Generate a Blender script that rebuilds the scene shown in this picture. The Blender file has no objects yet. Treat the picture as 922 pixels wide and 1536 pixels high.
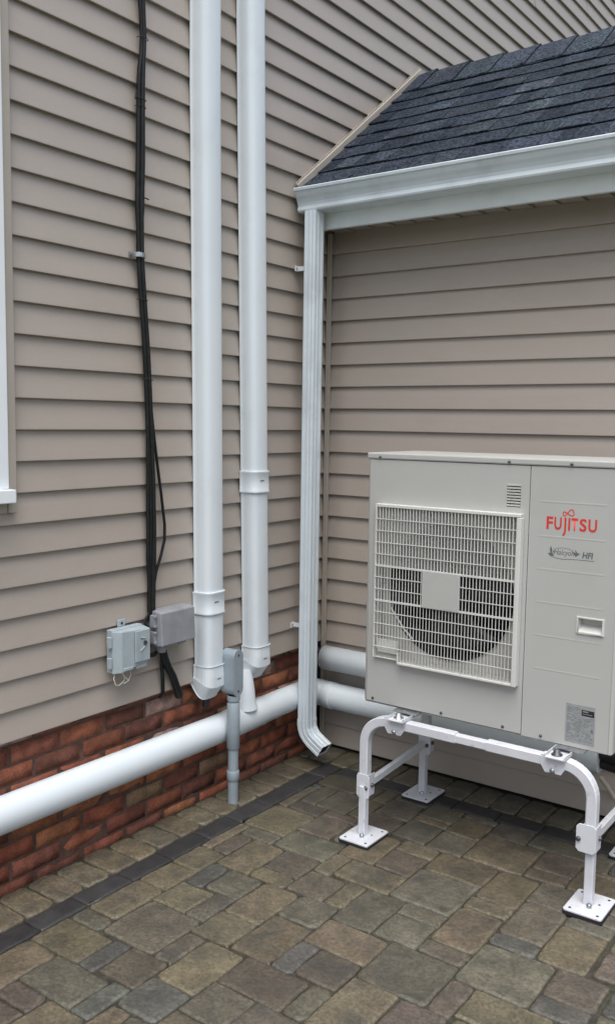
import bpy, bmesh, math, random
from mathutils import Vector, Matrix
R = math.radians
rnd = random.Random(7)
S = bpy.context.scene
COL = S.collection

# ---------------------------------------------------------------- camera
cam = bpy.data.cameras.new('camera'); camo = bpy.data.objects.new('camera', cam); COL.objects.link(camo)
_r = Vector((0.810343, 0.585778, 0.014447)); _u = Vector((-0.070086, 0.072416, 0.994909)); _w = Vector((-0.581749, 0.80723, -0.099736))
camo.matrix_world = Matrix(((_r.x, _u.x, -_w.x, 2.45213), (_r.y, _u.y, -_w.y, -3.5469), (_r.z, _u.z, -_w.z, 1.05622), (0, 0, 0, 1)))
cam.sensor_fit = 'VERTICAL'; cam.sensor_height = 24.0; cam.lens = 1355.94 / 1536 * 24
cam.clip_start = 0.05; cam.clip_end = 2000
S.camera = camo
# ---------------------------------------------------------------- sky and sun (overcast)
SUN_EL, SUN_AZ = 70, 65          # azimuth measured from +x towards -y
w = bpy.data.worlds.new('World'); S.world = w; w.use_nodes = True
nt = w.node_tree; nt.nodes.clear()
sky = nt.nodes.new('ShaderNodeTexSky'); sky.sky_type = 'NISHITA'; sky.sun_disc = False
sky.sun_elevation = R(SUN_EL); sky.sun_rotation = R(90 + SUN_AZ)
sky.dust_density = 4.0; sky.air_density = 1.0
hs = nt.nodes.new('ShaderNodeHueSaturation'); hs.inputs['Saturation'].default_value = 0.62
bg = nt.nodes.new('ShaderNodeBackground'); bg.inputs['Strength'].default_value = 0.10
wo = nt.nodes.new('ShaderNodeOutputWorld')
nt.links.new(sky.outputs[0], hs.inputs['Color']); nt.links.new(hs.outputs[0], bg.inputs['Color']); nt.links.new(bg.outputs[0], wo.inputs['Surface'])
sun = bpy.data.lights.new('sun', 'SUN'); suno = bpy.data.objects.new('sun', sun); COL.objects.link(suno)
sun.energy = 1.5; sun.angle = R(60); sun.color = (1.0, 0.985, 0.96)
az = R(-SUN_AZ); _d = Vector((math.cos(az) * math.cos(R(SUN_EL)), math.sin(az) * math.cos(R(SUN_EL)), math.sin(R(SUN_EL))))
suno.rotation_euler = _d.to_track_quat('Z', 'Y').to_euler()
S.view_settings.view_transform = 'Standard'; S.view_settings.look = 'None'
S.view_settings.exposure = 1.2; S.view_settings.gamma = 1.0
S.render.engine = 'CYCLES'

GZ = -0.517                        # top of the paving
SC = 0.1016                        # siding exposure

# ---------------------------------------------------------------- materials
def mat(name, col, rough=0.5, metal=0.0, var=0.12, vscale=6.0, bump=0.0, bscale=80.0, stretch=(1, 1, 1), dirt=None, dscale=3.0, dcut=(0.55, 0.75),
        objcol=False, spec=0.5, speck=0.0, speckscale=300.0, rvar=0.0, dist=0.002, coat=0.0):
    m = bpy.data.materials.new(name); m.use_nodes = True
    n = m.node_tree.nodes; l = m.node_tree.links; b = n['Principled BSDF']
    b.inputs['Roughness'].default_value = rough; b.inputs['Metallic'].default_value = metal
    b.inputs['Specular IOR Level'].default_value = spec
    if coat: b.inputs['Coat Weight'].default_value = coat
    tc = n.new('ShaderNodeTexCoord'); oi = n.new('ShaderNodeObjectInfo')
    off = n.new('ShaderNodeVectorMath'); off.operation = 'MULTIPLY_ADD'
    cmb = n.new('ShaderNodeCombineXYZ')
    mm = n.new('ShaderNodeMath'); mm.operation = 'MULTIPLY'; mm.inputs[1].default_value = 37.0 if objcol else 0.0
    l.new(oi.outputs['Random'], mm.inputs[0]); [l.new(mm.outputs[0], cmb.inputs[i]) for i in range(3)]
    off.inputs[1].default_value = stretch
    l.new(tc.outputs['Object'], off.inputs[0]); l.new(cmb.outputs[0], off.inputs[2])
    V = off.outputs[0]
    def noise(sc, det=4, ro=0.55):
        t = n.new('ShaderNodeTexNoise'); t.inputs['Scale'].default_value = sc; t.inputs['Detail'].default_value = det; t.inputs['Roughness'].default_value = ro
        l.new(V, t.inputs['Vector']); return t.outputs['Fac']
    def mixc(fac, a, bb, mode='MIX'):
        x = n.new('ShaderNodeMix'); x.data_type = 'RGBA'; x.blend_type = mode
        for s_, v in ((x.inputs[0], fac), (x.inputs[6], a), (x.inputs[7], bb)):
            if hasattr(v, 'node'): l.new(v, s_)
            else: s_.default_value = v if isinstance(v, float) else (*v[:3], 1)
        return x.outputs[2]
    def ramp(f, a, bb, ca=0.0, cb=1.0):
        t = n.new('ShaderNodeMapRange'); t.inputs[1].default_value = a; t.inputs[2].default_value = bb; t.inputs[3].default_value = ca; t.inputs[4].default_value = cb
        l.new(f, t.inputs[0]); return t.outputs[0]
    def grey(f):
        t = n.new('ShaderNodeCombineXYZ'); [l.new(f, t.inputs[i]) for i in range(3)]; return t.outputs[0]
    base = (*col, 1)
    if objcol: c = mixc(1.0, base, oi.outputs['Color'], 'MULTIPLY')
    else: c = base
    if var: c = mixc(1.0, c, grey(ramp(noise(vscale), 0.3, 0.7, 1 - var, 1 + var)), 'MULTIPLY')
    if speck: c = mixc(1.0, c, grey(ramp(noise(speckscale, 2), 0.35, 0.65, 1 - speck, 1 + speck)), 'MULTIPLY')
    if dirt: c = mixc(ramp(noise(dscale, 6, 0.62), dcut[0], dcut[1], 0.0, dirt[3]), c, dirt[:3])
    if hasattr(c, 'node'): l.new(c, b.inputs['Base Color'])
    else: b.inputs['Base Color'].default_value = c
    if rvar: l.new(ramp(noise(vscale * 2.3), 0.3, 0.7, rough - rvar, rough + rvar), b.inputs['Roughness'])
    if bump:
        bp = n.new('ShaderNodeBump'); bp.inputs['Strength'].default_value = bump; bp.inputs['Distance'].default_value = dist
        l.new(noise(bscale, 5), bp.inputs['Height']); l.new(bp.outputs[0], b.inputs['Normal'])
    return m

M_sidL = mat('siding_vinyl_left', (0.355, 0.311, 0.271), 0.38, var=0.025, vscale=0.9, bump=0.25, bscale=3.0, stretch=(1, 1, 1.5), speck=0.02, speckscale=140, dist=0.008, spec=0.75, dirt=(0.22, 0.19, 0.165, 0.22), dscale=2.2, dcut=(0.5, 0.8))
M_sidR = mat('siding_vinyl_right', (0.355, 0.311, 0.271), 0.38, var=0.025, vscale=0.9, bump=0.25, bscale=3.0, stretch=(1, 1, 1.5), speck=0.02, speckscale=140, dist=0.008, spec=0.75, dirt=(0.22, 0.19, 0.165, 0.22), dscale=2.2, dcut=(0.5, 0.8))
M_wrap = mat('house_wrap', (0.10, 0.09, 0.08), 0.8)
M_trim = mat('beige_trim', (0.36, 0.325, 0.28), 0.45, var=0.05, dirt=(0.2, 0.17, 0.14, 0.3))
M_brick = mat('red_brick', (1.12, 1.1, 1.08), 0.9, spec=0.25, var=0.32, vscale=16, bump=1.0, bscale=70, objcol=True, dirt=(0.045, 0.028, 0.022, 0.6), dscale=11, dcut=(0.44, 0.72), speck=0.22, speckscale=240, dist=0.004)
M_mortar = mat('mortar', (0.100, 0.054, 0.040), 0.9, var=0.4, vscale=22, bump=0.8, bscale=120, dist=0.003)
M_duct = mat('white_duct_plastic', (0.655, 0.715, 0.75), 0.32, var=0.02, vscale=3, dirt=(0.42, 0.44, 0.44, 0.25), dscale=4, dcut=(0.56, 0.8), speck=0.008, bump=0.08, bscale=5)
M_fascia = mat('white_fascia', (0.76, 0.82, 0.84), 0.36, var=0.04, vscale=5, dirt=(0.45, 0.47, 0.48, 0.3), dscale=6, dcut=(0.5, 0.8))
M_gutter = mat('white_aluminium', (0.60, 0.675, 0.72), 0.33, var=0.05, vscale=5, dirt=(0.33, 0.36, 0.37, 0.45), dscale=6, dcut=(0.5, 0.8), bump=0.12, bscale=14)
M_casing = mat('unit_casing_paint', (0.41, 0.415, 0.40), 0.42, var=0.025, vscale=3, speck=0.012, dirt=(0.33, 0.32, 0.27, 0.32), dscale=5, dcut=(0.55, 0.85))
M_grille = mat('grille_plastic', (0.58, 0.585, 0.56), 0.42, var=0.02)
M_inner = mat('unit_inner_panel', (0.40, 0.40, 0.37), 0.5, var=0.12, vscale=8)
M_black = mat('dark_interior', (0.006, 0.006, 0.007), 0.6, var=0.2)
M_fan = mat('fan_plastic', (0.011, 0.012, 0.014), 0.42, spec=0.4, var=0.1)
M_stand = mat('white_powder_coat', (0.56, 0.58, 0.62), 0.38, var=0.05, vscale=12, dirt=(0.30, 0.29, 0.30, 0.7), dscale=22, dcut=(0.60, 0.72), bump=0.06, bscale=150)
M_steel = mat('galvanised_steel', (0.42, 0.44, 0.46), 0.35, 0.9, var=0.25, vscale=60)
M_darksteel = mat('dark_bolt', (0.10, 0.105, 0.11), 0.45, 0.7, var=0.3, vscale=60)
M_rubber = mat('black_rubber', (0.015, 0.015, 0.018), 0.65, var=0.2)
M_cable = mat('black_cable', (0.012, 0.013, 0.013), 0.5, var=0.35, vscale=40, spec=0.25)
M_greybox = mat('light_grey_plastic', (0.33, 0.385, 0.41), 0.5, var=0.08, vscale=14, dirt=(0.20, 0.22, 0.23, 0.5), dscale=16, speck=0.03)
M_greybox2 = mat('weathered_grey_plastic', (0.235, 0.245, 0.265), 0.6, var=0.14, vscale=14, dirt=(0.15, 0.15, 0.155, 0.5), dscale=12, speck=0.05)
M_conduit = mat('conduit_grey_plastic', (0.255, 0.30, 0.335), 0.42, var=0.06, vscale=9, dirt=(0.17, 0.19, 0.2, 0.4), dscale=8)
M_wire = mat('cream_wire', (0.62, 0.60, 0.52), 0.5)
M_red = mat('red_print', (0.62, 0.035, 0.025), 0.45)
M_print = mat('grey_print', (0.10, 0.12, 0.13), 0.5)
M_label = mat('silver_label', (0.27, 0.285, 0.29), 0.4, 0.0, var=0.12, vscale=30)
M_labelprint = mat('label_print', (0.15, 0.16, 0.165), 0.5)
M_labeldark = mat('label_dark', (0.02, 0.022, 0.025), 0.4)
M_paver = mat('paver_concrete', (1.16, 1.12, 1.12), 0.55, var=0.22, vscale=11, bump=1.0, bscale=34, objcol=True, dirt=(0.036, 0.037, 0.033, 0.75), dscale=10, dcut=(0.44, 0.72), speck=0.24, speckscale=95, rvar=0.12, dist=0.005)
M_edge = mat('paver_worn_edge', (1.12, 1.11, 1.09), 0.62, var=0.30, vscale=11, bump=1.0, bscale=34, objcol=True, speck=0.3, speckscale=95, dist=0.004, dirt=(0.036, 0.037, 0.033, 0.6), dscale=20, dcut=(0.5, 0.7))
M_border = mat('charcoal_paver', (1, 1, 1), 0.55, var=0.2, vscale=10, bump=0.8, bscale=90, objcol=True, speck=0.15, speckscale=400, rvar=0.1, dist=0.0015)
M_sand = mat('joint_sand', (0.035, 0.032, 0.024), 0.95, var=0.5, vscale=40, bump=1.0, bscale=220, dirt=(0.03, 0.045, 0.014, 0.8), dscale=9)
M_soil = mat('yard_ground', (0.075, 0.085, 0.045), 0.95, var=0.4, vscale=1.5, bump=1.0, bscale=25)
M_shingle = mat('asphalt_shingle', (1.08, 1.12, 1.2), 0.95, var=0.28, vscale=16, bump=1.0, bscale=130, objcol=True, speck=0.75, speckscale=85, dist=0.006, spec=0.2)
M_deck = mat('roof_deck', (0.02, 0.022, 0.025), 0.9)
M_glass = mat('window_glass', (0.03, 0.035, 0.04), 0.05, var=0.0)
M_white = mat('white_vinyl', (0.74, 0.78, 0.80), 0.35, var=0.02)

# ---------------------------------------------------------------- mesh helpers
class MB:
    def __init__(s): s.v = []; s.f = []; s.sm = []
    def add(s, vs, fs, smooth=False):
        o = len(s.v); s.v += [tuple(p) for p in vs]; s.f += [tuple(i + o for i in f) for f in fs]; s.sm += [smooth] * len(fs); return s
    def box(s, x0, x1, y0, y1, z0, z1):
        return s.add([(x0, y0, z0), (x1, y0, z0), (x1, y1, z0), (x0, y1, z0), (x0, y0, z1), (x1, y0, z1), (x1, y1, z1), (x0, y1, z1)],
                     [(0, 3, 2, 1), (4, 5, 6, 7), (0, 1, 5, 4), (1, 2, 6, 5), (2, 3, 7, 6), (3, 0, 4, 7)])
    def sweep(s, sec, frames, smooth=True, cap=True, closed=True):
        """sec: list of (a,b); frames: list of (origin, A, B[, scale])"""
        n = len(sec); vs = []
        for fr in frames:
            o, A, B = fr[:3]; k = fr[3] if len(fr) > 3 else 1.0
            o = Vector(o); A = Vector(A); B = Vector(B)
            vs += [o + A * a * k + B * b * k for a, b in sec]
        fs = []
        m = n if closed else n - 1
        for i in range(len(frames) - 1):
            for j in range(m):
                a = i * n + j; b2 = i * n + (j + 1) % n; fs.append((a, b2, b2 + n, a + n))
        s.add(vs, fs, smooth)
        if cap:
            s.add(vs[:n], [tuple(range(n))[::-1]], False); s.add(vs[-n:], [tuple(range(n))], False)
        return s
    def tube(s, pts, r, n=10, cap=True, sec=None, up=(0, 0, 1)):
        pts = [Vector(p) for p in pts]; fr = []
        prev = None
        for i, p in enumerate(pts):
            t = (pts[min(i + 1, len(pts) - 1)] - pts[max(i - 1, 0)]).normalized()
            if prev is None:
                u = Vector(up)
                if abs(t.dot(u)) > 0.95: u = Vector((0, 1, 0)) if abs(t.y) < 0.9 else Vector((1, 0, 0))
                A = (u - t * u.dot(t)).normalized()
            else: A = (prev - t * prev.dot(t)).normalized()
            prev = A; B = t.cross(A)
            rr = r[i] if isinstance(r, (list, tuple)) else 1.0
            fr.append((p, A, B, rr))
        sc = 1.0 if isinstance(r, (list, tuple)) else r
        sec2 = sec or [(math.cos(2 * math.pi * k / n) * sc, math.sin(2 * math.pi * k / n) * sc) for k in range(n)]
        return s.sweep(sec2, fr, sec is None, cap)
    def cyl(s, a, b, r, n=16, cap=True): return s.tube([a, b], r, n, cap)
    def build(s, name, m, parent=None, bevel=0.0, seg=2, color=None, kind=None, smooth_all=False, weld=False):
        me = bpy.data.meshes.new(name); me.from_pydata(s.v, [], s.f); me.update()
        if smooth_all: me.polygons.foreach_set('use_smooth', [True] * len(s.f))
        else: me.polygons.foreach_set('use_smooth', s.sm)
        bm = bmesh.new(); bm.from_mesh(me)
        if weld or bevel: bmesh.ops.remove_doubles(bm, verts=bm.verts, dist=1e-5)
        bmesh.ops.recalc_face_normals(bm, faces=bm.faces)
        bm.to_mesh(me); bm.free()
        me.materials.append(m)
        o = bpy.data.objects.new(name, me); COL.objects.link(o)
        if parent is not None: o.parent = parent
        if bevel:
            b = o.modifiers.new('bevel', 'BEVEL'); b.width = bevel; b.segments = seg; b.limit_method = 'ANGLE'; b.angle_limit = R(40)
            b.harden_normals = False
        if color: o.color = (*color, 1)
        if kind: o['kind'] = kind
        return o

def thing(name, label, cat, group=None):
    o = bpy.data.objects.new(name, None); COL.objects.link(o); o['label'] = label; o['category'] = cat
    if group: o['group'] = group
    return o
def tag(o, label, cat, group=None):
    o['label'] = label; o['category'] = cat
    if group: o['group'] = group
    return o
def rr_sec(w, h, r, n=3):
    """rounded rectangle section centred on 0"""
    out = []
    for cx, cy, a0 in ((w / 2 - r, h / 2 - r, 0), (-w / 2 + r, h / 2 - r, 90), (-w / 2 + r, -h / 2 + r, 180), (w / 2 - r, -h / 2 + r, 270)):
        for k in range(n + 1):
            a = R(a0 + 90 * k / n); out.append((cx + r * math.cos(a), cy + r * math.sin(a)))
    return out
def arc(cx, cz, r, a0, a1, n=8): return [(cx + r * math.cos(R(a0 + (a1 - a0) * k / n)), cz + r * math.sin(R(a0 + (a1 - a0) * k / n))) for k in range(n + 1)]

# ================================================================ GROUND AND PATIO
g = MB(); g.add([(-150, -150, GZ - 0.06), (150, -150, GZ - 0.06), (150, 150, GZ - 0.06), (-150, 150, GZ - 0.06)], [(0, 1, 2, 3)])
g.build('ground', M_soil, kind='structure')
pt = MB().box(-0.02, 3.35, -4.15, 0.04, GZ - 0.055, GZ - 0.009).build('patio', M_sand, kind='structure')

def paver_mesh(name, x0, x1, y0, y1, m, col, rad=0.012, jit=0.0022, parent=pt, into=None, lift=0.0, rx=0.0, ry=0.0):
    n = 5; pts = []
    w_, h_ = x1 - x0, y1 - y0
    rad = min(rad, w_ * 0.3, h_ * 0.3)
    cs = [(x1 - rad, y1 - rad, 0), (x0 + rad, y1 - rad, 90), (x0 + rad, y0 + rad, 180), (x1 - rad, y0 + rad, 270)]
    for i, (cx, cy, a0) in enumerate(cs):
        rr = rad * rnd.uniform(0.75, 1.3); rr = min(rr, w_ * 0.35, h_ * 0.35)
        ccx = (x1 - rr) if i in (0, 3) else (x0 + rr); ccy = (y1 - rr) if i in (0, 1) else (y0 + rr)
        for k in range(4):
            a = R(a0 + 30 * k); pts.append([ccx + rr * math.cos(a), ccy + rr * math.sin(a)])
        nx = cs[(i + 1) % 4]
        for t in (0.33, 0.67):
            q0 = pts[-1]; a = R(a0 + 90)
            q1 = (cs[(i + 1) % 4][0] + rad * math.cos(a), cs[(i + 1) % 4][1] + rad * math.sin(a))
            e = [q0[0] + (q1[0] - q0[0]) * (t if t < 0.5 else 0.5), q0[1] + (q1[1] - q0[1]) * (t if t < 0.5 else 0.5)]
            pts.append(e)
    for q in pts: q[0] += rnd.uniform(-jit, jit); q[1] += rnd.uniform(-jit, jit)
    cx, cy = (x0 + x1) / 2, (y0 + y1) / 2; N = len(pts)
    md = min(w_, h_) / 2
    vs = []
    for ins, z in ((0.0, -0.035), (0.0003, -0.0070), (0.0020, -0.0028), (0.0052, -0.0008), (0.012, 0.0)):
        k = 1 - ins / md
        for q in pts:
            zz = z + lift + (q[0] - cx) * rx + (q[1] - cy) * ry + (rnd.uniform(-0.0005, 0.0005) if 0 < ins < 0.01 else 0)
            # inset toward centre, keeping margin even
            dx, dy = q[0] - cx, q[1] - cy
            ix = max(abs(dx) - ins, 0) * (1 if dx > 0 else -1); iy = max(abs(dy) - ins, 0) * (1 if dy > 0 else -1)
            vs.append((cx + ix, cy + iy, GZ + zz))
    fs = []
    for r_ in range(4):
        for j in range(N):
            a = r_ * N + j; b = r_ * N + (j + 1) % N; fs.append((a, b, b + N, a + N))
    capf = [vs[4 * N + j] for j in range(N)]
    if into is not None: into.add(vs, fs, False); into.add(capf, [tuple(range(N))], False); return None
    # local origin at centre
    vs = [(v[0] - cx, v[1] - cy, v[2] - GZ) for v in vs]; capf = [(v[0] - cx, v[1] - cy, v[2] - GZ) for v in capf]
    mb = MB(); mb.add(vs, fs, True); mb.add(capf, [tuple(range(N))], False); o = mb.build(name, m, parent, color=col)
    if m is M_paver:
        o.data.materials.append(M_edge)
        for q_ in range(2 * N, 4 * N): o.data.polygons[q_].material_index = 1
    o.location = (cx, cy, GZ); return o

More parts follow.
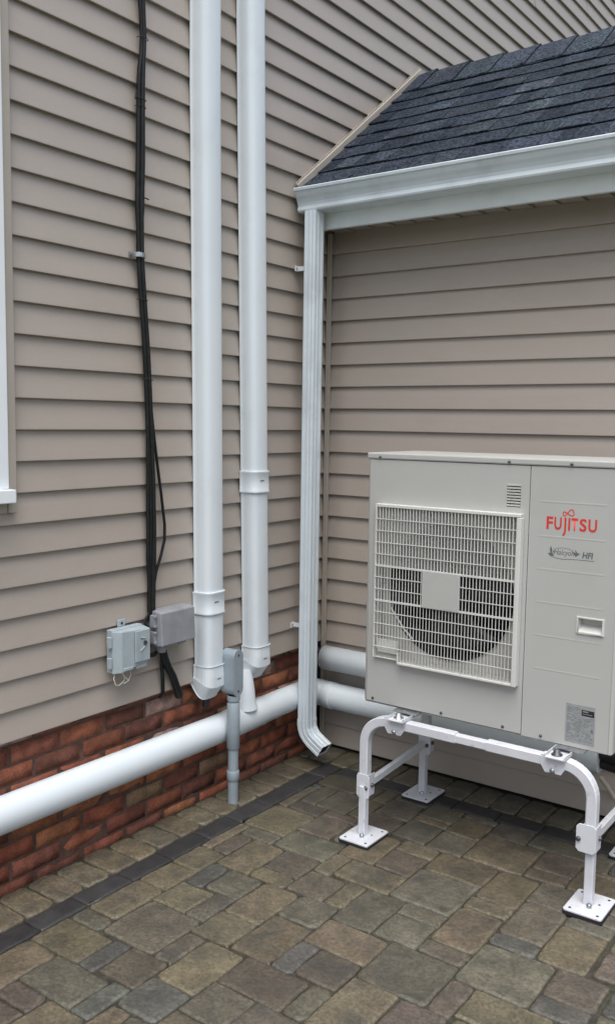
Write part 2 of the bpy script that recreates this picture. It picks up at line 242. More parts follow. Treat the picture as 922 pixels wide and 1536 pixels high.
TONE = {'T': (0.093, 0.080, 0.053), 'G': (0.079, 0.073, 0.055), 'B': (0.071, 0.061, 0.046), 'S': (0.066, 0.066, 0.057), 'P': (0.080, 0.070, 0.056)}
def damp_and_shade(c, x, y):  # downspout wet patch plus corner shade, both put into the paver colour
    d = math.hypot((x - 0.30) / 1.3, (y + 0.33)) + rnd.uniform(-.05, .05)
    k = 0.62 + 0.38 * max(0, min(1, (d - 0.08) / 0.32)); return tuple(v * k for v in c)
def vary(c, a=0.10):
    k = 1 + rnd.uniform(-a, a) * 1.3; return tuple(min(1, v * k * (1 + rnd.uniform(-a, a) * 0.35)) for v in c)
PAV = [('T',261,471,-1915,-1770),('T',260,396,-2135,-1919),('G',400,620,-2062,-1919),('S',475,541,-1915,-1759),('B',545,693,-1901,-1759),('S',624,693,-2062,-1905),('B',400,541,-2142,-2066),('B',400,541,-2300,-2146),('T',545,692,-2295,-2066),('S',697,846,-1972,-1825),('T',261,388,-1691,-1468),('G',261,393,-1766,-1695),('G',397,618,-1755,-1536),('T',260,387,-1464,-1310),('T',392,535,-1532,-1385),('G',539,617,-1532,-1372),('S',391,467,-1381,-1222),('G',471,617,-1368,-1222),('T',621,768,-1440,-1218),('T',621,769,-1591,-1444),('G',622,693,-1755,-1596),('T',697,846,-1821,-1596),('T',772,921,-1582,-1359),('T',260,306,-1150,-914),('T',260,385,-1307,-1154),('B',310,386,-1150,-993),('T',390,536,-1218,-994),('G',310,460,-990,-914),('T',260,461,-910,-691),('B',539,691,-1136,-985),('T',539,691,-1214,-1140),('T',261,305,-687,-459),('T',260,460,-415,-290),('B',309,388,-601,-418),('B',309,461,-687,-604),('G',390,541,-601,-418),('B',464,614,-828,-665),('G',464,693,-981,-832),('T',697,767,-1049,-897),('T',696,845,-893,-669),('T',771,995,-1036,-897),('B',849,995,-892,-739),('B',695,843,-1203,-1053),('T',847,920,-1203,-1040),('G',771,920,-1355,-1206),('G',924,1070,-1270,-1040),('G',999,1223,-1035,-805),('T',924,1147,-1421,-1274),('S',925,997,-1582,-1424),('B',1001,1147,-1571,-1425),('B',850,1073,-1732,-1586),('G',850,1000,-1888,-1735),('T',850,1000,-2120,-1892),('G',1077,1148,-1731,-1575),('T',1152,1303,-1732,-1484),('G',1151,1376,-1480,-1261),('G',1226,1376,-1257,-1180),('G',1004,1150,-1885,-1736),('T',1001,1226,-801,-649),('T',1230,1375,-866,-643),('T',1227,1378,-944,-870),('T',1227,1375,-1176,-948),('G',1073,1224,-1112,-1038),('G',1074,1222,-1257,-1116),('G',1382,1527,-1014,-787),('S',1379,1528,-1091,-1018),('G',1380,1603,-1317,-1095),('T',1531,1678,-1081,-857),('P',1380,1451,-1481,-1321),('T',1455,1681,-1466,-1321),('P',1307,1452,-1710,-1484),('B',1607,1757,-1233,-1085),('S',1607,1755,-1317,-1237),('B',1304,1454,-554,-404),('B',1304,1454,-629,-558),('G',1379,1530,-784,-634),('T',1458,1680,-630,-480),('G',1531,1680,-853,-788),('G',1226,1453,-400,-290),('T',1074,1300,-639,-414),('G',1070,1222,-410,-290),('T',923,1066,-490,-336),('G',923,1071,-645,-493),('G',774,919,-640,-478),('G',774,920,-425,-290),('T',849,997,-735,-649),('G',617,770,-506,-354),('G',617,770,-350,-290),('B',617,770,-666,-510),('T',545,613,-412,-290),('G',464,541,-414,-290),('B',464,614,-662,-605),('T',545,613,-601,-415),('G',1465,1536,-443,-292),('S',1540,1611,-443,-292),('T',1620,1846,-443,-292),('S',1850,2076,-518,-292),('T',2155,2381,-443,-292),('S',2385,2611,-443,-292),('T',2690,2841,-363,-292),('S',2920,2991,-443,-292),('G',2690,2916,-593,-367),('T',1695,1846,-598,-447),('T',2155,2381,-598,-447),('G',2385,2456,-598,-447),('G',2460,2686,-673,-447),('G',2920,2991,-598,-447),('T',1850,2001,-748,-522),('B',2075,2146,-673,-522),('B',2690,2916,-823,-597),('T',1695,1766,-753,-602),('B',1770,1841,-753,-602),('B',2155,2306,-753,-602),('T',2385,2456,-753,-602),('T',2920,2991,-753,-602),('T',1540,1691,-703,-632),('B',2075,2146,-828,-677),('G',2460,2531,-828,-677),('T',2535,2686,-903,-677),('G',1540,1691,-778,-707),('G',1850,1921,-903,-752),('T',1925,1996,-903,-752),('G',2000,2071,-903,-752),('T',1695,1766,-908,-757),('T',1770,1841,-908,-757),('T',2155,2306,-828,-757),('S',2385,2456,-908,-757),('B',2920,2991,-908,-757),('G',2690,2916,-978,-827),('T',2075,2226,-903,-832),('S',2230,2381,-983,-832),('G',2460,2531,-983,-832),('G',1850,2001,-1058,-907),('B',2075,2226,-1058,-907),('T',2535,2686,-978,-907),('B',1695,1846,-1063,-912),('T',2385,2456,-1063,-912),('T',2920,2991,-1063,-912),('B',2535,2686,-1053,-982),('G',2690,2841,-1133,-982),('G',2230,2381,-1213,-987),('S',2460,2531,-1138,-987),('T',2535,2686,-1283,-1057),('G',1850,2076,-1288,-1062),('T',2155,2226,-1213,-1062),('S',1770,1841,-1218,-1067),('G',2385,2456,-1218,-1067),('B',2920,2991,-1218,-1067),('T',2690,2841,-1363,-1137),('T',2460,2531,-1293,-1142),('G',2155,2306,-1368,-1217),('G',1770,1841,-1373,-1222),('T',2385,2456,-1373,-1222),('T',2920,2991,-1373,-1222),('G',2535,2686,-1438,-1287),('T',1850,2001,-1443,-1292),('B',2075,2146,-1443,-1292),('T',2460,2531,-1448,-1297),('T',1695,1766,-1473,-1322),('G',2690,2916,-1518,-1367),('T',2155,2381,-1523,-1372),('B',1770,1841,-1528,-1377),('G',2385,2456,-1528,-1377),('B',2920,2991,-1528,-1377),('B',2535,2686,-1593,-1442),('T',1850,2001,-1673,-1447),('T',2075,2146,-1598,-1447),('T',2460,2531,-1603,-1452),('T',1465,1691,-1698,-1472),('T',1695,1766,-1628,-1477),('G',2690,2916,-1748,-1522),('T',2155,2306,-1753,-1527),('B',1770,1841,-1683,-1532),('S',2385,2456,-1683,-1532),('B',2920,2991,-1683,-1532),('T',2535,2606,-1748,-1597),('G',2610,2681,-1748,-1597),('T',2075,2146,-1753,-1602),('T',2460,2531,-1758,-1607),('S',1695,1766,-1783,-1632),('G',1850,2001,-1903,-1677),('T',1770,1841,-1838,-1687),('S',2385,2456,-1838,-1687),('G',2920,2991,-1838,-1687),('G',1465,1616,-1928,-1702),('B',1620,1691,-1853,-1702),('T',1310,1461,-1783,-1712),('G',1160,1231,-1888,-1737),('B',1235,1306,-1888,-1737),('T',2535,2761,-1978,-1752),('G',2765,2916,-1823,-1752),('T',2075,2226,-1908,-1757),('T',2230,2381,-1908,-1757),('B',2460,2531,-1913,-1762),('T',1310,1381,-1938,-1787),('G',1390,1461,-1938,-1787),('T',1695,1766,-1938,-1787),('T',2765,2836,-1978,-1827),('T',2840,2911,-1978,-1827),('T',1770,1841,-1993,-1842),('T',2385,2456,-1993,-1842),('G',2920,2991,-1993,-1842),('G',1620,1691,-2008,-1857),('S',1005,1156,-2038,-1887),('T',1160,1231,-2043,-1892),('S',1235,1306,-2043,-1892),('B',1850,2001,-2133,-1907),('G',2075,2146,-2063,-1912),('T',2155,2381,-2138,-1912),('T',2460,2531,-2068,-1917),('T',1465,1536,-2083,-1932),('T',1540,1611,-2083,-1932),('B',1310,1461,-2168,-1942),('T',1695,1766,-2093,-1942),('T',700,771,-2128,-1977),('G',775,846,-2128,-1977),('T',2535,2686,-2133,-1982),('T',2690,2841,-2053,-1982),('S',1770,1841,-2148,-1997),('T',2385,2456,-2148,-1997),('T',2920,2991,-2148,-1997),('S',1620,1691,-2163,-2012),('S',1005,1156,-2193,-2042),('S',1160,1231,-2198,-2047),('G',1235,1306,-2198,-2047),('T',2690,2916,-2283,-2057),('T',2075,2146,-2218,-2067),('T',2460,2531,-2223,-2072),('S',1465,1536,-2238,-2087),('G',1540,1611,-2238,-2087),('S',1695,1766,-2248,-2097),('T',855,926,-2273,-2122),('G',930,1001,-2273,-2122),('G',700,771,-2283,-2132),('G',775,846,-2283,-2132),('T',260,331,-2288,-2137),('T',1850,2001,-2288,-2137),('G',2535,2686,-2288,-2137),('T',2155,2226,-2293,-2142),('G',2230,2381,-2368,-2142),('S',1770,1841,-2303,-2152),('T',2385,2456,-2303,-2152),('G',2920,2991,-2303,-2152),('G',1620,1691,-2318,-2167),('S',1310,1381,-2323,-2172),('T',1390,1461,-2323,-2172),('G',1005,1156,-2348,-2197),('G',1160,1231,-2353,-2202),('G',1235,1306,-2353,-2202),('G',2075,2146,-2373,-2222),('S',2460,2531,-2378,-2227),('T',1465,1616,-2468,-2242),('T',1695,1766,-2403,-2252),('T',855,926,-2428,-2277),('B',930,1001,-2428,-2277),('S',700,851,-2513,-2287),('T',2690,2761,-2438,-2287),('G',2765,2916,-2438,-2287),('B',260,331,-2443,-2292),('G',1850,2001,-2518,-2292),('T',2535,2686,-2443,-2292),('G',545,616,-2448,-2297),('B',625,696,-2448,-2297),('G',2155,2226,-2448,-2297),('T',395,466,-2453,-2302),('S',470,541,-2453,-2302),('B',1770,1841,-2458,-2307),('G',2385,2456,-2458,-2307),('B',2920,2991,-2458,-2307),('G',1620,1691,-2473,-2322),('G',1310,1461,-2478,-2327),('G',1005,1156,-2503,-2352),('T',1160,1231,-2508,-2357),('T',1235,1306,-2508,-2357),('T',2230,2381,-2523,-2372),('S',2075,2146,-2528,-2377),('G',2460,2531,-2533,-2382),('G',1695,1766,-2558,-2407),('T',855,926,-2583,-2432),('G',930,1001,-2583,-2432),('T',2690,2916,-2668,-2442),('B',260,331,-2598,-2447),('T',2535,2686,-2518,-2447),('G',545,696,-2678,-2452),('B',2155,2226,-2603,-2452),('T',395,466,-2608,-2457),('B',470,541,-2608,-2457),('B',1770,1841,-2613,-2462),('S',2385,2456,-2613,-2462),('G',2920,2991,-2613,-2462),('G',1465,1616,-2698,-2472),('T',1620,1691,-2628,-2477),('S',1310,1461,-2633,-2482),('B',1005,1076,-2658,-2507),('T',1080,1151,-2658,-2507),('S',1160,1231,-2663,-2512),('S',1235,1306,-2663,-2512),('T',700,771,-2668,-2517),('B',775,846,-2668,-2517),('B',1850,1921,-2673,-2522),('G',1925,1996,-2673,-2522),('T',2000,2071,-2673,-2522),('T',2535,2686,-2673,-2522),('T',2230,2381,-2598,-2527),('G',2075,2146,-2683,-2532),('T',2460,2531,-2688,-2537),('B',1695,1766,-2713,-2562),('T',855,926,-2738,-2587),('G',930,1001,-2738,-2587),('T',260,331,-2753,-2602),('T',2230,2381,-2828,-2602),('T',2155,2226,-2758,-2607),('T',395,466,-2763,-2612),('G',470,541,-2763,-2612),('G',1770,1841,-2768,-2617),('T',2385,2456,-2768,-2617),('T',2920,2991,-2768,-2617),('T',1620,1691,-2783,-2632),('G',1310,1461,-2788,-2637),('B',1005,1156,-2888,-2662),('T',1160,1231,-2818,-2667),('G',1235,1306,-2818,-2667),('B',700,851,-2898,-2672),('T',2690,2761,-2823,-2672),('G',2765,2916,-2898,-2672),('T',1850,2001,-2903,-2677),('T',2535,2606,-2828,-2677),('T',2610,2681,-2828,-2677),('B',545,696,-2753,-2682),('T',2075,2146,-2838,-2687),('T',2460,2531,-2843,-2692),('G',1465,1616,-2853,-2702),('T',1695,1766,-2868,-2717),('T',855,926,-2893,-2742),('T',930,1001,-2893,-2742),('B',260,331,-2908,-2757),('T',545,696,-2983,-2757),('B',2155,2226,-2913,-2762),('T',395,466,-2918,-2767),('B',470,541,-2918,-2767),('G',1770,1841,-2923,-2772),('G',2385,2456,-2923,-2772),('B',2920,2991,-2923,-2772),('T',1620,1691,-2938,-2787),('G',1310,1461,-2943,-2792),('B',1160,1231,-2973,-2822),('G',1235,1306,-2973,-2822),('B',2690,2761,-2978,-2827),('T',2230,2301,-2983,-2832),('B',2305,2376,-2983,-2832),('G',2535,2686,-2903,-2832),('T',2075,2146,-2993,-2842),('T',2460,2531,-2998,-2847),('G',1465,1616,-2928,-2857),('T',1695,1766,-3023,-2872),('G',1005,1156,-3118,-2892),('G',855,926,-3048,-2897),('B',930,1001,-3048,-2897),('T',700,851,-2973,-2902),('T',2765,2916,-3053,-2902),('G',1850,2001,-3058,-2907),('S',2535,2686,-3058,-2907),('T',260,331,-3063,-2912),('G',2155,2226,-3068,-2917),('T',395,466,-3073,-2922),('T',470,541,-3073,-2922),('G',1770,1841,-3078,-2927),('T',2385,2456,-3078,-2927),('B',2920,2991,-3078,-2927),('B',1465,1536,-3083,-2932),('B',1540,1611,-3083,-2932),('G',1620,1691,-3093,-2942),('T',1310,1381,-3098,-2947),('G',1390,1461,-3098,-2947),('T',700,851,-3203,-2977),('B',1160,1231,-3128,-2977),('T',1235,1306,-3128,-2977),('G',2690,2761,-3133,-2982),('S',545,696,-3138,-2987),('G',2230,2381,-3213,-2987),('T',2075,2146,-3148,-2997),('G',2460,2531,-3153,-3002),('T',1695,1766,-3178,-3027),('B',855,926,-3203,-3052),('B',930,1001,-3203,-3052),('T',2765,2916,-3208,-3057),('T',1850,2001,-3288,-3062),('G',2535,2686,-3213,-3062),('T',260,331,-3218,-3067),('T',2155,2226,-3223,-3072),('G',395,466,-3228,-3077),('G',470,541,-3228,-3077),('B',1770,1841,-3233,-3082),('B',2385,2456,-3233,-3082),('T',2920,2991,-3233,-3082),('B',1465,1616,-3238,-3087),('B',1620,1691,-3248,-3097),('G',1310,1461,-3173,-3102),('G',1005,1156,-3193,-3122),('T',1160,1231,-3283,-3132),('T',1235,1306,-3283,-3132),('T',2690,2761,-3288,-3137),('T',545,696,-3293,-3142),('T',2075,2146,-3303,-3152),('T',2460,2531,-3308,-3157),('B',1310,1461,-3403,-3177),('G',1695,1766,-3333,-3182),('G',1005,1156,-3423,-3197),('T',700,771,-3358,-3207),('T',775,926,-3278,-3207),('T',930,1001,-3358,-3207),('T',2765,2916,-3438,-3212),('S',2230,2381,-3443,-3217),('B',2535,2686,-3443,-3217),('S',260,331,-3373,-3222),('B',2155,2226,-3378,-3227),('B',395,466,-3383,-3232),('T',470,541,-3383,-3232),('G',1770,1841,-3388,-3237),('B',2385,2456,-3388,-3237),('T',2920,2991,-3388,-3237),('G',1465,1616,-3468,-3242),('T',1620,1691,-3403,-3252),('B',775,926,-3508,-3282),('B',1160,1231,-3438,-3287),('S',1235,1306,-3438,-3287),('T',1850,2001,-3443,-3292),('S',2690,2761,-3443,-3292),('G',545,696,-3523,-3297),('T',2075,2146,-3458,-3307),('S',2460,2531,-3463,-3312),('T',1695,1766,-3488,-3337),('T',700,771,-3513,-3362),('G',930,1001,-3513,-3362),('B',260,331,-3528,-3377),('T',2155,2226,-3533,-3382),('G',395,466,-3538,-3387),('S',470,541,-3538,-3387),('T',1770,1841,-3543,-3392),('T',2385,2456,-3543,-3392),('G',2920,2991,-3543,-3392),('T',1310,1461,-3558,-3407),('B',1620,1691,-3558,-3407),('B',1005,1156,-3498,-3427),('B',1160,1231,-3593,-3442),('T',1235,1306,-3593,-3442),('G',2765,2836,-3593,-3442),('G',2840,2911,-3593,-3442),('B',1850,1921,-3598,-3447),('S',1925,1996,-3598,-3447),('S',2000,2071,-3598,-3447),('T',2230,2301,-3598,-3447),('S',2305,2376,-3598,-3447),('T',2535,2686,-3598,-3447),('T',2690,2761,-3598,-3447),('T',2075,2146,-3613,-3462),('G',2460,2531,-3618,-3467),('G',1465,1616,-3543,-3472),('B',1695,1766,-3643,-3492),('B',1005,1156,-3728,-3502),('T',775,926,-3738,-3512),('G',700,771,-3668,-3517),('G',930,1001,-3668,-3517),('B',545,616,-3678,-3527),('T',625,696,-3678,-3527),('T',260,331,-3683,-3532),('G',2155,2226,-3688,-3537),('T',395,466,-3693,-3542),('B',470,541,-3693,-3542),('T',1465,1616,-3773,-3547),('G',1770,1841,-3698,-3547),('S',2385,2456,-3698,-3547),('B',2920,2991,-3698,-3547),('T',1310,1461,-3633,-3562),('G',1620,1691,-3713,-3562),('G',1160,1231,-3748,-3597),('T',1235,1306,-3748,-3597),('T',2765,2916,-3748,-3597),('S',1850,2001,-3673,-3602),('G',2230,2381,-3753,-3602),('G',2535,2686,-3828,-3602),('G',2690,2761,-3753,-3602),('S',2075,2146,-3768,-3617),('T',2460,2531,-3773,-3622),('S',1310,1381,-3788,-3637),('S',1390,1461,-3788,-3637),('B',1695,1766,-3798,-3647),('T',700,771,-3823,-3672),('T',930,1001,-3823,-3672),('G',1850,1921,-3828,-3677),('G',1925,2076,-3903,-3677),('T',545,696,-3753,-3682),('B',260,411,-3913,-3687),('G',2155,2306,-3918,-3692),('B',470,621,-3923,-3697),('G',1770,1921,-3928,-3702),('T',2385,2536,-3928,-3702),('T',2920,2991,-3853,-3702),('G',1620,1691,-3868,-3717),('G',1005,1076,-3883,-3732),('S',1080,1231,-3958,-3732),('G',775,926,-3813,-3742),('G',1235,1461,-3903,-3752),('G',2765,2991,-3903,-3752),('T',625,776,-3983,-3757),('T',2305,2531,-3908,-3757),('G',2690,2916,-3983,-3757),('T',2075,2301,-3923,-3772),('T',1465,1616,-4003,-3777),('T',1695,1766,-3953,-3802),('B',775,926,-4043,-3817),('G',930,1156,-4053,-3827),('T',2535,2761,-3983,-3832),('G',1620,1771,-4098,-3872),('G',925,1066,-333,-292),('S',2080,2151,-438,-292),('B',2615,2686,-438,-292),('B',2845,2916,-363,-292),('T',2995,3046,-438,-292),('S',260,306,-453,-417),('T',775,921,-473,-427),('B',2080,2151,-518,-442),('B',2995,3046,-588,-442),('T',1460,1606,-478,-447),('G',1610,1691,-478,-447),('G',2005,2071,-668,-522),('S',2995,3046,-738,-592),('T',2310,2381,-748,-602),('G',620,691,-818,-672),('T',2005,2071,-748,-672),('B',2995,3046,-888,-742),('T',2310,2381,-828,-752),('T',2995,3046,-1038,-892),('S',2005,2071,-1053,-907),('T',2845,2916,-1128,-982),('T',2995,3046,-1188,-1042),('B',2080,2151,-1208,-1062),('S',2845,2916,-1278,-1132),('T',2995,3046,-1338,-1192),('G',2080,2151,-1288,-1212),('G',2310,2381,-1363,-1217),('B',2845,2916,-1363,-1282),('G',2005,2071,-1438,-1292),('G',2995,3046,-1488,-1342),('T',2005,2071,-1588,-1442),('T',2995,3046,-1638,-1492),('B',2310,2381,-1673,-1527),('S',2005,2071,-1738,-1592),('T',2995,3046,-1788,-1642),('B',2310,2381,-1753,-1677),('G',2005,2071,-1888,-1742),('S',2995,3046,-1938,-1792),('T',2005,2071,-2038,-1892),('G',2995,3046,-2088,-1942),('G',2845,2916,-2053,-1982),('T',2005,2071,-2188,-2042),('B',2995,3046,-2238,-2092),('B',335,396,-2283,-2137),('S',2005,2071,-2338,-2192),('G',2995,3046,-2388,-2242),('G',335,391,-2448,-2302),('G',2005,2071,-2488,-2342),('T',2995,3046,-2538,-2392),('S',335,391,-2598,-2452),('B',2005,2071,-2518,-2492),('G',2995,3046,-2688,-2542),('S',335,391,-2748,-2602),('G',2005,2071,-2823,-2677),('S',2995,3046,-2838,-2692),('S',335,391,-2898,-2752),('T',2005,2071,-2973,-2827),('S',2995,3046,-2988,-2842),('T',335,391,-3048,-2902),('S',2005,2071,-3123,-2977),('T',2995,3046,-3138,-2992),('G',335,391,-3198,-3052),('G',2005,2071,-3273,-3127),('S',2995,3046,-3288,-3142),('T',335,391,-3348,-3202),('G',2005,2071,-3423,-3277),('S',2995,3046,-3438,-3292),('G',335,391,-3498,-3352),('S',2995,3046,-3588,-3442),('T',335,391,-3648,-3502),('G',2995,3046,-3738,-3592),('T',2005,2071,-3673,-3602),('G',335,391,-3683,-3652),('T',415,466,-3843,-3697),('G',2995,3046,-3888,-3742),('T',415,466,-3898,-3847)]
rest = MB()
for c, a, b, d, e in PAV:
    x0, x1, y0, y1 = a / 1000, b / 1000, d / 1000, e / 1000
    if x0 < 2.3 and y1 > -2.5 and y0 > -2.7:
        paver_mesh('paver', x0 - 0.0008, x1 + 0.0008, y0 - 0.0008, y1 + 0.0008, M_paver, damp_and_shade(vary(TONE[c]), (x0 + x1) / 2, (y0 + y1) / 2), rad=rnd.choice((0.008, 0.013, 0.019)), jit=0.0024, lift=rnd.uniform(-0.0015, 0.001), rx=rnd.uniform(-.008, .008), ry=rnd.uniform(-.008, .008))
    else: paver_mesh('', x0, x1, y0, y1, None, None, into=rest)
rest.build('paver_field', M_paver, pt, color=(0.085, 0.076, 0.057), kind='stuff')
# edge course along the brick wall: rounded cobbles, then the charcoal border
ey = [-3.9 + 0.1195 * k for k in range(0, 33)]
yy = [-1.849 - 0.1185 * k for k in range(17, 0, -1)] + [-1.849, -1.734, -1.615, -1.497, -1.377, -1.265, -1.147, -1.027, -0.911, -0.795, -0.676, -0.561, -0.447, -0.329, -0.20]
for a, b in zip(yy, yy[1:]):
    off = 0.014 if b < -1.2 else 0.0
    paver_mesh('edge_paver', -0.012 + rnd.uniform(0, .008), 0.158 + off * 0.6, a + 0.002, b - 0.002, M_paver, damp_and_shade(vary((0.096, 0.083, 0.055)), 0.1, (a + b) / 2), rad=0.026, jit=0.003, lift=rnd.uniform(-0.002, 0.002))
bx = [0.274 - 0.113, 0.274, 0.387, 0.5, 0.617, 0.735, 0.852, 0.967, 1.086, 1.203, 1.317] + [1.317 + 0.117 * k for k in range(1, 18)]
bx = [-0.01, 0.05] + bx
for a, b in zip(bx, bx[1:]):
    paver_mesh('edge_paver', a + 0.002, b - 0.002, -0.188, -0.005 + rnd.uniform(0, .008), M_paver, damp_and_shade(vary((0.078, 0.070, 0.050)), (a + b) / 2, -.1), rad=0.020, jit=0.003, lift=rnd.uniform(-0.002, 0.002))
by = [-1.870 - 0.192 * k for k in range(11, 0, -1)] + [-1.870, -1.686, -1.485, -1.295, -1.093, -0.913, -0.72, -0.53, -0.34, -0.196]
for a, b in zip(by, by[1:]):
    o_ = 0.010 if b < -1.2 else 0.0
    k = rnd.uniform(0.8, 1.25)
    paver_mesh('border_paver', 0.163 + o_ * 0.6, 0.257, a + 0.0012, b - 0.0012, M_border, (0.027 * k, 0.0265 * k, 0.027 * k), rad=0.005, jit=0.0012)
bx2 = [0.26, 0.48, 0.665, 0.85, 1.041, 1.224] + [1.224 + 0.188 * k for k in range(1, 12)]
for a, b in zip(bx2, bx2[1:]):
    k = rnd.uniform(0.8, 1.2)
    paver_mesh('border_paver', a + 0.0012, b - 0.0012, -0.284, -0.192, M_border, (0.027 * k, 0.0265 * k, 0.027 * k), rad=0.005, jit=0.0012)

# ================================================================ SIDING
def siding_board(parent, m, fn, a0, a1, z0, cut=None):
    """fn(along, out, z) -> point"""
    prof = [(-0.0165, 0.0014), (-0.0008, 0.0), (0.0, 0.0018), (-0.0004, 0.006), (-0.0075, SC * 0.55), (-0.0155, SC + 0.004)]
    n = max(2, int((a1 - a0) / 0.22)); vs = []
    ph = rnd.uniform(0, 10); am = rnd.uniform(0.0004, 0.0011)
    for i in range(n + 1):
        t = a0 + (a1 - a0) * i / n
        wv = am * math.sin(t * 2.3 + ph) + am * 0.6 * math.sin(t * 5.9 + ph * 2); wz = 0.5 * am * math.sin(t * 1.7 + ph * 3)
        for q, (o, z) in enumerate(prof):
            vs.append(fn(t, o + (wv if 0 < q < 5 else 0), z0 + z + (wz if q < 4 else 0)))
    k = len(prof); fs = []
    for i in range(n):
        for j in range(k - 1): a = i * k + j; fs.append((a, a + 1, a + 1 + k, a + k))
    mb = MB(); mb.add(vs, fs, False)
    return mb.build('siding_board', m, parent)

# ---------------------------------------------------------------- main house (left wall)
house = thing('main_house', 'tall beige vinyl sided house wall on a red brick base, left of the corner', 'house')
wall = MB()
wall.box(-5.0, -0.0175, -5.0, 6.0, -0.002, 6.4)
wall = wall.build('wall', M_wrap, house)
fL = lambda a, o, z: (o, a, z)
for k in range(0, 62):
    z0 = k * SC
    if z0 < 0.76: segs = [(-4.9, 5.9)]
    elif z0 < 2.62: segs = [(-4.9, -2.76), (-1.7535, 5.9)]
    else: segs = [(-4.9, 5.9)]
    cuts = {36: 3.468, 37: 2.331, 38: 4.4, 39: 1.5, 40: 3.3, 41: 2.2, 42: 1.2, 35: 1.9, 34: 4.2, 44: 1.9, 46: 2.9}
    for a, b in segs:
        if k in cuts and b > 5:
            c_ = cuts[k]; siding_board(wall, M_sidL, fL, a, c_, z0)
            siding_board(wall, M_sidL, lambda t, o, z: (o + 0.0016, t, z), c_ - 0.03, b, z0)
        else: siding_board(wall, M_sidL, fL, a, b, z0)
# roof of the main house, plain eaves far above the picture
MB().box(-5.4, 0.35, -5.3, 6.3, 6.4, 6.52).build('roof', M_deck, house)
# window with beige casing, white frame and sill
win = MB()
wy0, wy1, wz0, wz1 = -2.70, -1.785, 0.83, 2.50
win.box(-0.03, 0.020, wy1 - 0.045, wy1, wz0, wz1); win.box(-0.03, 0.020, wy0, wy0 + 0.045, wz0, wz1)
win.box(-0.03, 0.020, wy0 + 0.045, wy1 - 0.045, wz1 - 0.05, wz1); win.box(-0.03, 0.020, wy0 + 0.045, wy1 - 0.045, wz0, wz0 + 0.05)
win.box(-0.03, 0.008, wy1 - 0.085, wy1 - 0.045, wz0 + 0.05, wz1 - 0.05); win.box(-0.03, 0.008, wy0 + 0.045, wy0 + 0.085, wz0 + 0.05, wz1 - 0.05)
win.box(-0.03, 0.004, wy0 + 0.085, wy1 - 0.085, 1.63, 1.67)
win = win.build('window', M_white, house, bevel=0.002)
MB().box(-0.03, 0.046, wy0 - 0.02, -1.777, 0.786, 0.829).build('sill', M_white, win, bevel=0.003)
MB().box(-0.028, -0.018, wy0 + 0.085, wy1 - 0.085, wz0 + 0.05, wz1 - 0.05).build('pane', M_glass, win)
cs = MB(); cs.box(-0.02, 0.014, -1.784, -1.752, 0.752, 2.56); cs.box(-0.02, 0.010, -2.74, -1.785, 0.752, 0.786); cs.box(-0.02, 0.014, -2.76, -2.702, 0.752, 2.56); cs.box(-0.02, 0.012, -2.70, -1.785, 2.502, 2.56)
cs.build('casing', M_trim, win, bevel=0.0015)
# brick base
fnd = MB().box(-0.30, -0.0450, -5.0, 0.0, GZ - 0.06, -0.0025).build('foundation', M_mortar, house)
BR = [(0.29, 0.10, 0.056), (0.25, 0.085, 0.050), (0.20, 0.070, 0.046), (0.32, 0.13, 0.066), (0.165, 0.065, 0.046), (0.23, 0.085, 0.056), (0.24, 0.16, 0.095)]
for row in range(9):
    zt = 0.028 - 0.067 * row + 0.001; zb = zt - 0.055
    if zt > -0.003: zt = -0.0035
    ph = (-1.453 if row % 2 == 0 else -1.345)
    k0 = int((-4.9 - ph) / 0.2065)
    for k in range(k0, 9):
        a = ph + 0.2065 * k + 0.006 + rnd.uniform(-.004, .004); b = a + 0.192 + rnd.uniform(-.004, .002)
        if a > -0.02: continue
        b = min(b, -0.001)
        if b < -2.9 and row > 20: continue
        x1 = -0.0400 + rnd.uniform(-0.0025, 0.002)
        vs = []; 
        ny_, nz_ = 5, 3
        for i in range(ny_):
            for j in range(nz_):
                e = (i in (0, ny_ - 1)) or (j in (0, nz_ - 1))
                vs.append((x1 - (0.003 if e else 0) + rnd.uniform(-.0013, .0013), a + (b - a) * i / (ny_ - 1) + (rnd.uniform(-.0015, .0015)), zb + (zt - zb) * j / (nz_ - 1) + (rnd.uniform(-.0015, .001) if zt < -0.01 else 0)))
        fs = [(i * nz_ + j, (i + 1) * nz_ + j, (i + 1) * nz_ + j + 1, i * nz_ + j + 1) for i in range(ny_ - 1) for j in range(nz_ - 1)]
        # rim back to the mortar
        rim = [i * nz_ for i in range(ny_)] + [(ny_ - 1) * nz_ + j for j in range(1, nz_)] + [i * nz_ + nz_ - 1 for i in range(ny_ - 2, -1, -1)] + [j for j in range(nz_ - 2, 0, -1)]
        o0 = len(vs); vs += [(-0.07, vs[r_][1], vs[r_][2]) for r_ in rim]
        fs += [(rim[q], rim[(q + 1) % len(rim)], o0 + (q + 1) % len(rim), o0 + q) for q in range(len(rim))]
        c = rnd.choice(BR[:6]) if rnd.random() < 0.90 else rnd.choice((BR[6], (0.34, 0.22, 0.19)))
        cyy, czz = (a + b) / 2, (zt + zb) / 2
        vs = [(v[0], v[1] - cyy, v[2] - czz) for v in vs]
        mb = MB(); mb.add(vs, fs, True); o = mb.build('brick', M_brick, fnd, color=vary(c, 0.12)); o.location = (0, cyy, czz)

# ---------------------------------------------------------------- low extension (right wall, roof, gutter)
ext = thing('house_extension', 'low beige sided extension with a charcoal shingle roof and white gutter', 'house extension')
XE = 3.9
ew = MB(); ew.box(0.002, XE, 0.0175, 1.58, GZ + 0.004, 1.955)
